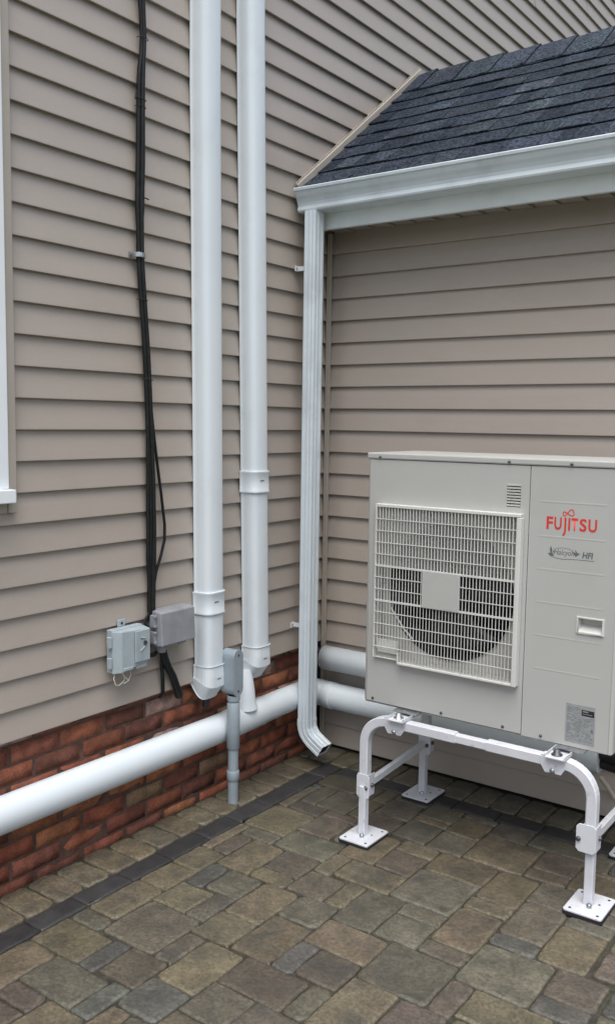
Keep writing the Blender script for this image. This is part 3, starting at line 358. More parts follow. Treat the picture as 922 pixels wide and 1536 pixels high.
# gable end under the roof
ew.add([(XE - 0.001, 0.02, 1.955), (XE - 0.001, 1.57, 1.955), (XE - 0.001, 0.79, 2.80)], [(0, 1, 2)])
ewall = ew.build('wall', M_wrap, ext)
fR = lambda a, o, z: (a, -o, z)
for k in range(-5, 20):
    z0 = k * SC
    if z0 + SC < 1.99: siding_board(ewall, M_sidR, fR, 0.012, XE, z0)
for k in range(-5, 20):
    siding_board(ewall, M_sidR, lambda a, o, z: (XE + 0.012 + o, a, z), 0.0, 1.58, k * SC)
MB().box(0.001, 0.020, -0.020, -0.0005, GZ + 0.006, 1.921).build('corner_channel', M_trim, ext, bevel=0.0015)
# soffit panels (each about 10 cm, slightly saw-toothed), fascia, gutter
for k in range(36):
    a = 0.03 + 0.1075 * k; b = a + 0.1075
    if b > XE: break
    mb = MB(); mb.add([(a, -0.166, 1.929), (b - 0.008, -0.166, 1.923), (b - 0.008, -0.166, 1.935), (b, -0.166, 1.935), (a, 0.012, 1.929), (b - 0.008, 0.012, 1.923), (b - 0.008, 0.012, 1.935), (b, 0.012, 1.935)],
                      [(0, 1, 5, 4), (1, 2, 6, 5), (2, 3, 7, 6)]); mb.build('soffit_panel', M_trim, ext)
MB().box(0.003, XE + 0.1, -0.185, -0.168, 1.900, 2.045).build('fascia', M_fascia, ext, bevel=0.0015)
MB().box(0.003, XE + 0.1, -0.167, -0.155, 1.902, 1.915).build('fascia_lip', M_gutter, ext)
gp = [(0.0, 1.966), (0.080, 1.966), (0.089, 1.969), (0.092, 1.976), (0.089, 1.984), (0.0865, 1.992), (0.089, 2.004), (0.097, 2.018), (0.106, 2.030), (0.1125, 2.042), (0.114, 2.050), (0.121, 2.052), (0.123, 2.062), (0.118, 2.066), (0.108, 2.064), (0.107, 2.058), (0.110, 2.050),
      (0.1085, 2.042), (0.102, 2.031), (0.093, 2.019), (0.085, 2.005), (0.0825, 1.992), (0.085, 1.980), (0.078, 1.970), (0.002, 1.970)]
frs = [((x, -0.1855 + 0.0006 * math.sin(x * 3), 0.0012 * math.sin(x * 1.9)), (0, -1, 0), (0, 0, 1)) for x in [0.022 + 0.2 * i for i in range(20)]]
gt = MB().sweep(gp, frs, smooth=False).build('gutter', M_gutter, ext)
capv = [(0.0, 1.966), (0.080, 1.966), (0.092, 1.976), (0.0865, 1.992), (0.097, 2.018), (0.114, 2.047), (0.122, 2.055), (0.120, 2.066), (0.0, 2.066)]
MB().sweep(capv, [((0.018, -0.1856, 0), (0, -1, 0), (0, 0, 1)), ((0.0215, -0.1856, 0), (0, -1, 0), (0, 0, 1))], smooth=False).build('end_cap', M_gutter, gt)
# roof deck and shingles
P0 = Vector((0, -0.245, 2.072)); UD = Vector((0, 1.035, 0.79)).normalized(); ND = Vector((0, -UD.z, UD.y)); SL = 1.302
rp = lambda x, u, n: P0 + Vector((x, 0, 0)) + UD * u + ND * n
dk = MB(); vs = [rp(0.002, 0.0, -0.012), rp(XE + 0.12, 0.0, -0.012), rp(XE + 0.12, SL, -0.012), rp(0.002, SL, -0.012)]
vs += [v - Vector((0, 0, 0.03)) for v in vs]
dk.add(vs, [(0, 1, 2, 3), (7, 6, 5, 4), (0, 4, 5, 1), (1, 5, 6, 2), (2, 6, 7, 3), (3, 7, 4, 0)])
yr = (P0 + UD * SL).y
bk = [Vector((v.x, 2 * yr - v.y, v.z)) for v in vs]
dk.add(bk, [(3, 2, 1, 0), (4, 5, 6, 7), (0, 1, 5, 4), (1, 2, 6, 5), (3, 0, 4, 7)])
deck = dk.build('roof', M_deck, ext)
SH = [(0.024, 0.030, 0.040), (0.032, 0.040, 0.052), (0.040, 0.049, 0.059), (0.022, 0.029, 0.038), (0.016, 0.022, 0.031), (0.028, 0.035, 0.044)]
count = 0; farsh = MB()
def shingle(x0, x1, u0, u1, n0, n1, col, into=None, name='shingle'):
    n = 4; vs = []
    for i in range(n + 1):
        x = x0 + (x1 - x0) * i / n; j = rnd.uniform(-0.002, 0.002) if 0 < i < n else 0
        for (u, nn) in ((u0 + j, n0 - 0.0055), (u0 + j, n0), (u0 + 0.01, n0 + 0.0003), ((u0 + u1) / 2, (n0 + n1) / 2 + rnd.uniform(0, .001)), (u1, n1)):
            vs.append(rp(x, u, nn))
    fs = [(i * 5 + j, (i + 1) * 5 + j, (i + 1) * 5 + j + 1, i * 5 + j + 1) for i in range(n) for j in range(4)]
    fs += [(0, 1, 2, 3, 4), tuple(n * 5 + q for q in (4, 3, 2, 1, 0))]
    if into is not None: into.add(vs, fs); return
    c = rp((x0 + x1) / 2, u0, 0); vs = [v - c for v in vs]
    o = MB().add(vs, fs).build(name, M_shingle, deck, color=col); o.location = c
for r_ in range(9):
    u0 = 0.015 + 0.1305 * r_ - (0.02 if r_ == 0 else 0); x = 0.02 - rnd.uniform(0, .1); hi = rnd.random() < 0.5
    while x < XE + 0.1:
        w_ = rnd.choice((0.07, 0.10, 0.13, 0.16, 0.20, 0.12)) + rnd.uniform(-.01, .01)
        a = max(x, 0.022); b = min(x + w_, XE + 0.12)
        if b - a > 0.01:
            n0 = 0.0125 if hi else 0.0090
            c = vary(rnd.choice(SH[1:3] + SH[5:]) if hi else rnd.choice(SH[0:1] + SH[3:5]), 0.12)
            if hi and rnd.random() < .4: c = vary(rnd.choice(SH), .1)
            if a < 2.35: shingle(a + 0.0004, b - 0.0004, u0, u0 + 0.165, n0, 0.002, c)
            else: shingle(a, b, u0, u0 + 0.165, n0, 0.002, None, farsh)
        x += w_; hi = not hi if rnd.random() < 0.85 else hi
farsh.build('shingle_field', M_shingle, deck, color=(0.028, 0.038, 0.052), kind='stuff')
# back slope shingles, plain rows joined
bs = MB()
for r_ in range(10):
    u0 = 0.131 * r_; u1 = u0 + 0.15
    q = [rp(0.02, u0, 0.011), rp(XE + .12, u0, 0.011), rp(XE + .12, min(u1, SL), 0.002), rp(0.02, min(u1, SL), 0.002)]
    q = [Vector((v.x, 2 * yr - v.y, v.z)) for v in q]; bs.add(q + [v - Vector((0, 0, .008)) for v in q], [(3, 2, 1, 0), (0, 1, 5, 4)])
bs.build('roof_shingles', M_shingle, deck, color=(0.028, 0.038, 0.052), kind='stuff')
# ridge caps
cx_ = [0.02, 0.10, 0.285, 0.475, 0.655, 0.835, 1.013]
while cx_[-1] < XE + 0.1: cx_.append(cx_[-1] + 0.18)
for i in range(len(cx_) - 1):
    a, b = cx_[i], cx_[i + 1]
    vs = []
    for x, n0 in ((a, 0.010), (b + 0.02, 0.020)):
        for u, nn in ((1.065 + rnd.uniform(-.004, .004), 0.0), (1.19, 0.003), (SL - 0.012, 0.004), (SL + 0.004, 0.001)):
            vs.append(rp(x, u, n0 + nn))
        m_ = [rp(x, u, n0 + nn) for u, nn in ((SL - 0.012, 0.004), (1.19, .003), (1.065, 0.0))]
        vs += [Vector((v.x, 2 * yr - v.y, v.z)) for v in m_]
    low = [v - Vector((0, 0, 0.007)) for v in vs]; n = 7; al = vs + low
    fs = [(j, j + 1, n + j + 1, n + j) for j in range(n - 1)] + [(2 * n + j + 1, 2 * n + j, 3 * n + j, 3 * n + j + 1) for j in range(n - 1)]
    fs += [(0, n, 3 * n, 2 * n)] + [(n + j, n + j + 1, 3 * n + j + 1, 3 * n + j) for j in range(n - 1)]
    c = rp(a, SL, 0); al = [v - c for v in al]
    o = MB().add(al, fs).build('ridge_shingle', M_shingle, deck, color=vary((0.034, 0.043, 0.055), 0.12)); o.location = c
# step trim where the roof meets the tall wall
fl = MB(); q = [(0.001, -0.005), (0.001, 0.027), (0.004, 0.030), (0.011, 0.030), (0.014, 0.027), (0.014, -0.005)]
fl.sweep([(a, b) for a, b in q], [(rp(0, u, 0), (1, 0, 0), ND) for u in (-0.012, 0.4, 0.8, 1.335)], smooth=False)
fl.build('roof_flashing', M_trim, deck, bevel=0.001)
MB().sweep([(0.001, 0.0), (0.0012, 0.006), (0.006, 0.006), (0.006, 0.0)], [(rp(0, u, 0.0305), (1, 0, 0), ND) for u in (-0.012, 1.335)], smooth=False).build('flashing_edge', M_trim, deck)
MB().box(0.001, 0.010, -0.262, -0.250, 2.050, 2.100).build('flashing_end', M_deck, ext)

# ================================================================ DOWNSPOUT
ds = thing('downspout', 'white ribbed rectangular downspout with a kicked out foot in the wall corner', 'downspout')
def rib_sec(w_, h_):
    s_ = []
    def side(p, q, nrm, ks):
        for t, d in ks: s_.append((p[0] + (q[0] - p[0]) * t + nrm[0] * d, p[1] + (q[1] - p[1]) * t + nrm[1] * d))
    ks = [(0.03, -0.001), (0.07, 0), (0.24, 0), (0.28, -0.0022), (0.34, -0.0022), (0.38, 0), (0.62, 0), (0.66, -0.0022), (0.72, -0.0022), (0.76, 0), (0.93, 0), (0.97, -0.001)]
    a, b = w_ / 2, h_ / 2
    side((-a, -b), (a, -b), (0, -1), ks); side((a, -b), (a, b), (1, 0), ks); side((a, b), (-a, b), (0, 1), ks); side((-a, b), (-a, -b), (-1, 0), ks)
    return s_
sec = rib_sec(0.058, 0.072)
DX, DY = 0.092, -0.252
MB().sweep(sec, [((DX, DY, z), (1, 0, 0), (0, 1, 0)) for z in (1.9655, 1.0, 0.3, -0.32)], smooth=False).build('pipe', M_gutter, ds)
fr = [((DX, DY, -0.305), (1, 0, 0), (0, 1, 0), 1.06)]
path = [(0.0, -0.352), (0.003, -0.372), (0.012, -0.392), (0.027, -0.410), (0.047, -0.425), (0.072, -0.440), (0.100, -0.456)]
angs = [4, 14, 26, 38, 48, 54, 58]
for i, ((dx, z), a) in enumerate(zip(path, angs)):
    a = R(a); k = 1.055 if i % 2 == 0 else 1.04
    fr.append(((DX + dx, DY, z + 0.022), (math.cos(a), 0, math.sin(a)), (0, 1, 0), k))
el = MB().sweep(sec, fr, smooth=False, cap=False); el = el.build('elbow', M_gutter, ds)
so = el.modifiers.new('solid', 'SOLIDIFY'); so.thickness = 0.0012
MB().sweep(rr_sec(0.050, 0.064, 0.003, 1), [fr[4][:3], fr[-2][:3], (Vector(fr[-1][0]) - Vector((0.004, 0, -0.003)), fr[-1][1], fr[-1][2])], smooth=False).build('elbow_inside', M_black, ds)
for z in (1.73, 0.122):
    st = MB(); st.box(0.002, 0.0055, -0.270, -0.246, z - 0.012, z + 0.012); st.box(0.0055, 0.064, -0.249, -0.2465, z - 0.010, z + 0.010)
    st = st.build('strap', M_white, ds)
    MB().cyl((0.005, -0.259, z), (0.009, -0.259, z), 0.004, 8).build('screw', M_steel, st)

# ================================================================ WHITE DUCT COVERS
def dsec(w_, d, flare=0.0):
    """half-round cover section: a along the wall, b out from it"""
    pts = [(-w_ / 2 - flare, 0.0), (-w_ / 2 - flare, 0.004), (-w_ / 2, 0.0055), (-w_ / 2, d * 0.28)]
    for k in range(1, 12):
        t = math.pi - math.pi * k / 12
        pts.append((w_ / 2 * (abs(math.cos(t)) ** 0.55) * (1 if math.cos(t) > 0 else -1), d * 0.28 + d * 0.72 * (math.sin(t) ** 0.62)))
    pts += [(w_ / 2, d * 0.28), (w_ / 2, 0.0055), (w_ / 2 + flare, 0.004), (w_ / 2 + flare, 0.0)]
    return pts
def tall_duct(yc, ycb, w_, coupler_z, end_z, label, top=6.35, hook=True):
    t = thing('duct_cover', label, 'duct cover', 'tall white duct covers on the left wall')
    yy_ = lambda z: ycb + (yc - ycb) * (z - end_z) / (2.6 - end_z) if z < 2.6 else yc
    A, B = (0, 1, 0), (1, 0, 0)
    sec_ = dsec(w_, 0.074, 0.003)
    def straight(z0, z1, nm='cover'):
        MB().sweep(sec_, [((0.0015, yy_(z), z), A, B) for z in (z1, (z0 * 2 + z1) / 3, z0)]).build(nm, M_duct, t)
    straight(coupler_z, top); straight(end_z, coupler_z - 0.004, 'cover')
    if top > 3: pass
    cp = dsec(w_ + 0.010, 0.080, 0.004); z0 = coupler_z - 0.045; z1 = coupler_z + 0.045
    f = []
    for z, k in ((z0, 1.02), (z0 + 0.004, 1.035), (z0 + 0.009, 1.0), (z1 - 0.009, 1.0), (z1 - 0.004, 1.035), (z1, 1.02)): f.append(((0.0008, yy_(z), z), A, B, k))
    c_ = MB().sweep(cp, f).build('coupler', M_duct, t)
    MB().box(0.078, 0.0816, yy_(coupler_z) - 0.022, yy_(coupler_z) + 0.002, coupler_z + 0.004, coupler_z + 0.0075).build('slot', M_darksteel, c_)
    ep = dsec(w_ + 0.008, 0.079, 0.003)
    f = []; z = end_z + 0.012
    for (dx, dz, a, k) in ((0, 0.0, 0, 1.03), (0, -0.005, 0, 1.045), (0, -0.010, 0, 1.0), (0, -0.050, 0, 1.03)): f.append(((0.001 + dx, yy_(end_z), z + dz), A, (1, 0, 0), k))
    a = R(25); f.append(((0.001, yy_(end_z), z - 0.054), A, (math.cos(a) * 1.06, 0, -math.sin(a) * 1.06), 1.07))
    a = R(52); f.append(((-0.013, yy_(end_z), z - 0.080), A, (math.cos(a), 0, -math.sin(a)), 1.03)); f.append(((-0.0155, yy_(end_z), z - 0.0825), A, (math.cos(a), 0, -math.sin(a)), 1.07))
    e_ = MB().sweep(ep, f, cap=False, smooth=False).build('end_elbow', M_duct, t)
    so = e_.modifiers.new('solid', 'SOLIDIFY'); so.thickness = 0.002; so.offset = -1
    MB().box(0.0785, 0.083, yy_(end_z) - 0.010, yy_(end_z) + 0.012, end_z - 0.048, end_z - 0.0445).build('slot', M_darksteel, e_)
    return t
d1 = tall_duct(-0.890, -0.853, 0.110, 0.327, 0.062, 'left white tall duct cover, its joint ring low beside the grey box')
d2 = tall_duct(-0.620, -0.555, 0.108, 0.800, 0.083, 'right white tall duct cover, its joint ring high, feeding the ground level duct')
# black insulated pipe ends peeping out of the left cover
pp = MB(); pp.tube([(0.026, -0.850, 0.02), (0.022, -0.850, -0.035), (0.012, -0.850, -0.085), (0.008, -0.850, -0.115)], 0.015, 12)
pp.tube([(0.02, -0.878, 0.02), (0.016, -0.875, -0.04), (0.0, -0.870, -0.075)], 0.010, 8)
tag(pp.build('insulated_pipe', M_rubber), 'black insulated pipe poking out under the left tall duct cover', 'pipe')
# stub that drops from the right cover into the horizontal duct
hd = thing('ground_duct', 'long round white duct running low along brick and round the corner', 'duct')
rd = 0.0615; ZL, ZR = -0.222, -0.240
sec_r = [(math.cos(2 * math.pi * k / 28) * rd, math.sin(2 * math.pi * k / 28) * rd) for k in range(28)]
LX, RY = 0.026, -0.068
def horiz(pts, nm, k=1.0, cap=True):
    fr = []
    P = [Vector(p) for p in pts]
    for i, p in enumerate(P):
        t = (P[min(i + 1, len(P) - 1)] - P[max(i - 1, 0)]).normalized(); A = Vector((0, 0, 1)); B = t.cross(A).normalized()
        fr.append((p, A, B * (0.86 if abs(t.y) > 0.9 else 0.93 if abs(t.y) > .3 else 1.0), k))
    return MB().sweep(sec_r, fr, cap=cap).build(nm, M_duct, hd)
lxx = lambda y: LX - 0.016 * max(0.0, min(1.0, (y + 0.75) / 0.40))
horiz([(LX, y, ZL - 0.003 * (y < -2.5)) for y in (-4.2, -3.0, -2.0, -1.2, -0.75)] + [(lxx(-0.66), -0.66, ZL)], 'duct_length')
horiz([(lxx(y), y, ZL) for y in (-0.67, -0.55, -0.45, -0.35, -0.12)], 'duct_length', 0.985)
LC = lxx(0)
corner = [(LC, -0.150, ZL), (LC, -0.138, ZL)] + [(LC + 0.06 - 0.06 * math.cos(R(a)), RY - 0.06 + 0.06 * math.sin(R(a)), ZL + (ZR - ZL) * a / 90) for a in (0, 22, 45, 68, 90)] + [(0.118, RY, ZR)]
horiz(corner, 'corner_elbow', 1.045)
horiz([(x, RY, ZR) for x in (0.10, 0.5, 0.9, 1.30)], 'duct_length')
horiz([(x, RY, ZR) for x in (1.30, 1.345, 1.352, 1.385)], 'end_collar', 1.05)
sb = MB(); prof = [(-0.012, 0.036), (-0.035, 0.038), (-0.07, 0.041), (-0.10, 0.043), (-0.135, 0.047), (-0.155, 0.052), (-0.175, 0.058)]
sb.tube([(0.010 + 0.016 * min(1, (-0.012 - z) / 0.09), -0.612 - 0.012 * min(1, (-0.012 - z) / 0.12), z) for z, r_ in prof], [r_ for z, r_ in prof], 24); sb.build('tee_stub', M_duct, hd)
tc_ = MB(); tc_.sweep([(a * 1.03, b * 1.03) for a, b in sec_r], [((lxx(y), y, ZL), (0, 0, 1), (0.86, 0, 0), k) for y, k in ((-0.735, 1.0), (-0.732, 1.012), (-0.60, 1.012), (-0.50, 1.012), (-0.496, 1.0))]); tc_.build('tee_sleeve', M_duct, hd)
# short upper duct on the right wall
ud = thing('wall_duct', 'short white duct on the extension wall with open end beside the downspout', 'duct')
u_ = MB(); us = [(a * 0.92, b * 0.92) for a, b in sec_r]
u_.sweep(us, [((x, -0.066, -0.062), (0, 0, 1), (0, -1, 0)) for x in (0.056, 0.5, 0.9, 1.32)], cap=False); uo = u_.build('duct_length', M_duct, ud)
so = uo.modifiers.new('solid', 'SOLIDIFY'); so.thickness = 0.0025
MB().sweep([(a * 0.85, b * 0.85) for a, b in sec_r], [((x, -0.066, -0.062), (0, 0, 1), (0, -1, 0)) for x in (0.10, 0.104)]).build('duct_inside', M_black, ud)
bp = MB(); bp.tube([(-0.012, -0.075, -0.01), (0.02, -0.072, -0.035), (0.06, -0.068, -0.05), (0.12, -0.066, -0.055)], 0.017, 10)
bp.tube([(-0.01, -0.045, -0.13), (0.012, -0.052, -0.11), (0.05, -0.06, -0.09), (0.12, -0.066, -0.08)], 0.012, 8)
bp.tube([(-0.01, -0.10, 0.01), (0.004, -0.10, -0.06), (0.010, -0.09, -0.13), (0.004, -0.09, -0.185)], 0.007, 8)
tag(bp.build('insulated_pipe', M_rubber), 'black insulated pipes entering the open end of the short upper duct', 'pipe')

# ================================================================ CONDUIT
cd = thing('electrical_conduit', 'grey electrical conduit rising from the paving with an access body on top', 'conduit')
CX, CY = 0.107, -0.791
MB().cyl((CX, CY, GZ - 0.03), (CX, CY, -0.27), 0.0215, 20).build('pipe', M_conduit, cd)
MB().tube([(CX, CY, z) for z in (-0.420, -0.417, -0.385, -0.381)], [0.0245, 0.0262, 0.0262, 0.0245], 20).build('coupling', M_conduit, cd)
MB().tube([(CX, CY, z) for z in (-0.288, -0.284, -0.095, -0.092)], [0.0240, 0.0268, 0.0268, 0.0240], 20).build('sleeve', M_conduit, cd)
MB().tube([(CX, CY, z) for z in (-0.092, -0.062)], 0.0225, 20).build('collar', M_conduit, cd)
mk = MB(); mk.tube([(CX, CY, z) for z in (-0.083, -0.062)], 0.0265, 20); mk.build('collar', M_conduit, cd)
# access body: long box with round ends, cover plate to +x
def stadium(hw, z0, z1, n=8):
    s_ = [(hw * math.cos(R(180 * k / n)), z1 - hw + hw * math.sin(R(180 * k / n))) for k in range(n + 1)]
    s_ += [(hw * math.cos(R(180 + 180 * k / n)), z0 + hw + hw * math.sin(R(180 + 180 * k / n))) for k in range(n + 1)]
    return s_
st_ = stadium(0.029, -0.062, 0.128)
MB().sweep(st_, [((x, CY, 0), (0, 1, 0), (0, 0, 1), 1.0) for x in (0.062, 0.067, 0.128)], smooth=False).build('access_body', M_conduit, cd, bevel=0.003)
cv = MB().sweep(stadium(0.0305, -0.064, 0.130), [((x, CY, 0), (0, 1, 0), (0, 0, 1)) for x in (0.1285, 0.1325)], smooth=False).build('cover_plate', M_conduit, cd, bevel=0.001)
for z in (0.108, -0.042): MB().cyl((0.1325, CY, z), (0.1345, CY, z), 0.0045, 8).build('screw', M_darksteel, cv)
MB().cyl((-0.012, CY, 0.088), (0.063, CY, 0.088), 0.024, 16).build('wall_hub', M_rubber, cd)

# ================================================================ JUNCTION BOXES
b1 = thing('junction_box', 'light blue grey telephone box with dangling cream wires, the left box', 'junction box', 'grey boxes on the siding')
q = MB()
def prism(mb, ring0, ring1):
    n = len(ring0); mb.add(list(ring0) + list(ring1), [tuple(range(n))[::-1], tuple(range(n, 2 * n))] + [(i, (i + 1) % n, n + (i + 1) % n, n + i) for i in range(n)])
prism(q, [(0.004, -1.375, 0.142), (0.004, -1.225, 0.142), (0.004, -1.225, 0.300), (0.004, -1.375, 0.300)], [(0.034, -1.375, 0.142), (0.034, -1.225, 0.142), (0.034, -1.225, 0.300), (0.034, -1.375, 0.300)])
q = q.build('body', M_greybox, b1, bevel=0.003)
f_ = MB()
ya, yb = -1.378, -1.226
prism(f_, [(0.034, ya, 0.140), (0.034, yb, 0.150), (0.034, yb, 0.297), (0.034, ya, 0.297)], [(0.060, ya + 0.026, 0.143), (0.068, yb + 0.004, 0.168), (0.068, yb + 0.004, 0.290), (0.060, ya + 0.026, 0.295)])
lid = f_.build('lid', M_greybox, b1, bevel=0.003)
MB().box(0.0655, 0.0715, -1.296, -1.2245, 0.172, 0.288).build('raised_panel', M_greybox, lid, bevel=0.002)
MB().box(0.040, 0.064, -1.346, -1.300, 0.148, 0.160).build('flap', M_greybox, lid, bevel=0.002)
MB().box(0.030, 0.062, -1.284, -1.232, 0.146, 0.166).build('flap', M_greybox, lid, bevel=0.002)
x_ = MB(); x_.cyl((0.0715, -1.250, 0.240), (0.076, -1.250, 0.240), 0.008, 10); x_.build('lock', M_darksteel, lid)
x_ = MB(); x_.tube([(0.073, -1.275, 0.262), (0.074, -1.250, 0.258)], 0.002, 6); x_.tube([(0.073, -1.273, 0.212), (0.074, -1.254, 0.226)], 0.002, 6); x_.build('cover_rib', M_greybox, lid)
for z in (0.258, 0.182): MB().box(0.022, 0.040, -1.391, -1.379, z - 0.020, z + 0.020).build('hinge', M_greybox, b1, bevel=0.002)
tb = MB().box(0.004, 0.010, -1.325, -1.290, 0.301, 0.327).build('tab', M_greybox, b1, bevel=0.002)
MB().cyl((0.010, -1.307, 0.313), (0.0115, -1.307, 0.313), 0.005, 8).build('screw', M_black, tb)
wr = MB()
wr.tube([(0.03, -1.355, 0.145), (0.035, -1.370, 0.125), (0.04, -1.366, 0.100), (0.042, -1.350, 0.096), (0.04, -1.330, 0.104), (0.035, -1.318, 0.112), (0.03, -1.322, 0.145)], 0.0016, 6)
wr.tube([(0.03, -1.335, 0.145), (0.04, -1.318, 0.118), (0.042, -1.306, 0.105)], 0.0018, 6)
wr.tube([(0.03, -1.285, 0.148), (0.04, -1.292, 0.122), (0.045, -1.308, 0.104), (0.043, -1.330, 0.098)], 0.0016, 6)
wr.build('wires', M_wire, b1)
b2 = thing('junction_box', 'darker weathered grey telephone box tucked beside the left tall duct cover', 'junction box', 'grey boxes on the siding')
MB().box(0.003, 0.040, -1.168, -0.985, 0.205, 0.338).build('body', M_greybox2, b2, bevel=0.003)
f_ = MB(); prism(f_, [(0.040, -1.172, 0.203), (0.040, -0.982, 0.203), (0.040, -0.982, 0.341), (0.040, -1.172, 0.341)], [(0.076, -1.166, 0.206), (0.076, -0.985, 0.206), (0.070, -0.985, 0.332), (0.070, -1.166, 0.332)])
f_.build('lid', M_greybox2, b2, bevel=0.004)
for z in (0.302, 0.240):
    h_ = MB(); h_.box(0.030, 0.052, -1.186, -1.173, z - 0.023, z + 0.023); h_.box(0.052, 0.058, -1.188, -1.176, z - 0.023, z - 0.014); h_.box(0.052, 0.058, -1.188, -1.176, z + 0.014, z + 0.023); h_.build('hinge', M_greybox2, b2, bevel=0.0015)
MB().tube([(0.032, -1.128, z) for z in (0.204, 0.192, 0.186, 0.174)], [0.024, 0.024, 0.020, 0.018], 14).build('hub', M_greybox2, b2)
MB().box(0.02, 0.05, -1.05, -1.01, 0.192, 0.2045).build('hub', M_greybox2, b2, bevel=0.003)

# ================================================================ CABLES
MAIN = [(6.3, -1.19), (4.4, -1.20), (3.0, -1.198), (2.515, -1.199), (2.384, -1.193), (2.256, -1.203), (2.131, -1.206), (1.972, -1.208), (1.832, -1.213), (1.635, -1.212), (1.507, -1.201), (1.295, -1.181), (1.126, -1.170), (0.93, -1.160), (0.78, -1.153), (0.63, -1.152), (0.48, -1.158), (0.34, -1.163), (0.27, -1.160)]
def at(z):
    for (z1, y1), (z0, y0) in zip(MAIN, MAIN[1:]):
        if z0 <= z <= z1: return y0 + (y1 - y0) * (z - z0) / (z1 - z0)
    return MAIN[-1][1]
cb = thing('cable_bundle', 'bundle of black cables hanging down the siding into the grey boxes', 'cable')
def strand(oy, ox, r_, phase, amp, lowf=None, z0=0.285):
    pts = []; z = 6.3
    while z > z0:
        k = 0.35 + 0.65 * abs(math.sin(z * 2.1 + phase))
        if abs(z - 1.635) < 0.12 or abs(z - 2.39) < 0.08 or abs(z - 1.45) < .05: k = 0.45
        y = at(z) + oy * k + amp * math.sin(z * 3.3 + phase)
        x = r_ + 0.002 + ox
        if lowf: y, x = lowf(z, y, x)
        pts.append((x, y, z)); z -= 0.06
    if lowf and hasattr(lowf, 'end'): pts += lowf.end
    return MB().tube(pts, r_, 8).build('cable', M_cable, cb)
strand(-0.012, 0.002, 0.0085, 0.2, 0.002)
strand(0.013, 0.0, 0.0085, 1.1, 0.002)
strand(0.0, 0.012, 0.0075, 2.2, 0.002)
strand(-0.004, 0.004, 0.0065, 3.0, 0.003)
def bow(z, y, x):   # the strand that bows out to the right low down
    t = max(0.0, min(1.0, (1.25 - z) / 0.6)); t2 = max(0.0, min(1.0, (0.62 - z) / 0.2))
    return y + 0.055 * (t ** 1.6) * (1 - t2 * t2 * (3 - 2 * t2)), x
strand(0.006, 0.008, 0.0055, 0.7, 0.002, bow)
def bow2(z, y, x):
    t = max(0.0, min(1.0, (1.15 - z) / 0.4)); t2 = max(0.0, min(1.0, (0.55 - z) / 0.2))
    return y - 0.022 * t * (1 - t2), x
strand(-0.006, 0.006, 0.0065, 1.9, 0.002, bow2)
# below the boxes
lo = MB(); lo.tube([(0.030, -1.124, 0.178), (0.022, -1.112, 0.150), (0.012, -1.104, 0.11), (0.010, -1.098, 0.05), (0.009, -1.096, 0.0), (-0.01, -1.095, -0.02)], 0.0075, 8); lo.build('cable', M_cable, cb)
lo = MB(); lo.tube([(0.034, -1.122, 0.178), (0.028, -1.108, 0.150), (0.020, -1.082, 0.105), (0.018, -1.052, 0.060), (0.016, -1.024, 0.0), (0.0, -1.00, -0.035)], 0.0155, 10); lo.build('cable', M_cable, cb)
lo = MB(); lo.tube([(0.026, -1.130, 0.18), (0.02, -1.16, 0.165), (0.015, -1.20, 0.170), (0.012, -1.24, 0.155)], 0.008, 8); lo.build('cable', M_cable, cb)
lo = MB(); lo.tube([(0.02, -1.18, 0.33), (0.018, -1.20, 0.31), (0.03, -1.21, 0.295), (0.03, -1.19, 0.28)], 0.004, 6); lo.tube([(0.03, -1.19, 0.25), (0.035, -1.205, 0.235), (0.03, -1.21, 0.21), (0.02, -1.2, 0.19)], 0.004, 6); lo.build('cable', M_cable, cb)
cl = MB()
yc_ = at(1.64)
cl.sweep([(0.0, -0.0085), (0.0015, -0.007), (0.0015, 0.007), (0.0, 0.0085), (-0.0015, 0.007), (-0.0015, -0.007)],
         [((0.004 + 0.026 * math.sin(R(a)), yc_ - 0.024 * math.cos(R(a)), 1.640 + 0.001 * math.sin(R(a * 2))), (math.sin(R(a)), -math.cos(R(a)), 0), (0, 0, 1)) for a in range(0, 181, 15)], smooth=False)
cl.box(0.002, 0.006, yc_ - 0.044, yc_ - 0.022, 1.632, 1.648)
cl.cyl((0.006, yc_ - 0.034, 1.64), (0.010, yc_ - 0.034, 1.64), 0.0055, 8)
cl.build('clamp', M_steel, cb)
tw = MB()
for z in (2.39, 2.18, 2.155, 1.485, 1.20):
    y = at(z); tw.tube([(0.004, y - 0.022, z), (0.022, y - 0.016, z + 0.003), (0.030, y, z), (0.022, y + 0.017, z - 0.002), (0.004, y + 0.022, z)], 0.0013, 6)
tw.tube([(0.018, at(2.18) - 0.02, 2.18), (0.02, at(2.18) - 0.03, 2.195), (0.02, at(2.18) - 0.034, 2.175), (0.02, at(2.18) - 0.022, 2.17)], 0.002, 6)
tw.tube([(0.018, at(1.845) + 0.015, 1.845), (0.02, at(1.845) + 0.038, 1.842)], 0.0025, 6)
tw.build('ties', M_rubber, cb)
vc = MB(); vc.tube([(0.012, -0.548, 0.20), (0.022, -0.535, 0.16), (0.020, -0.532, 0.10), (0.006, -0.545, 0.05)], 0.006, 8)
tag(vc.build('loose_cable', M_cable), 'short black cable loop behind the bottom of the right tall duct cover', 'cable')

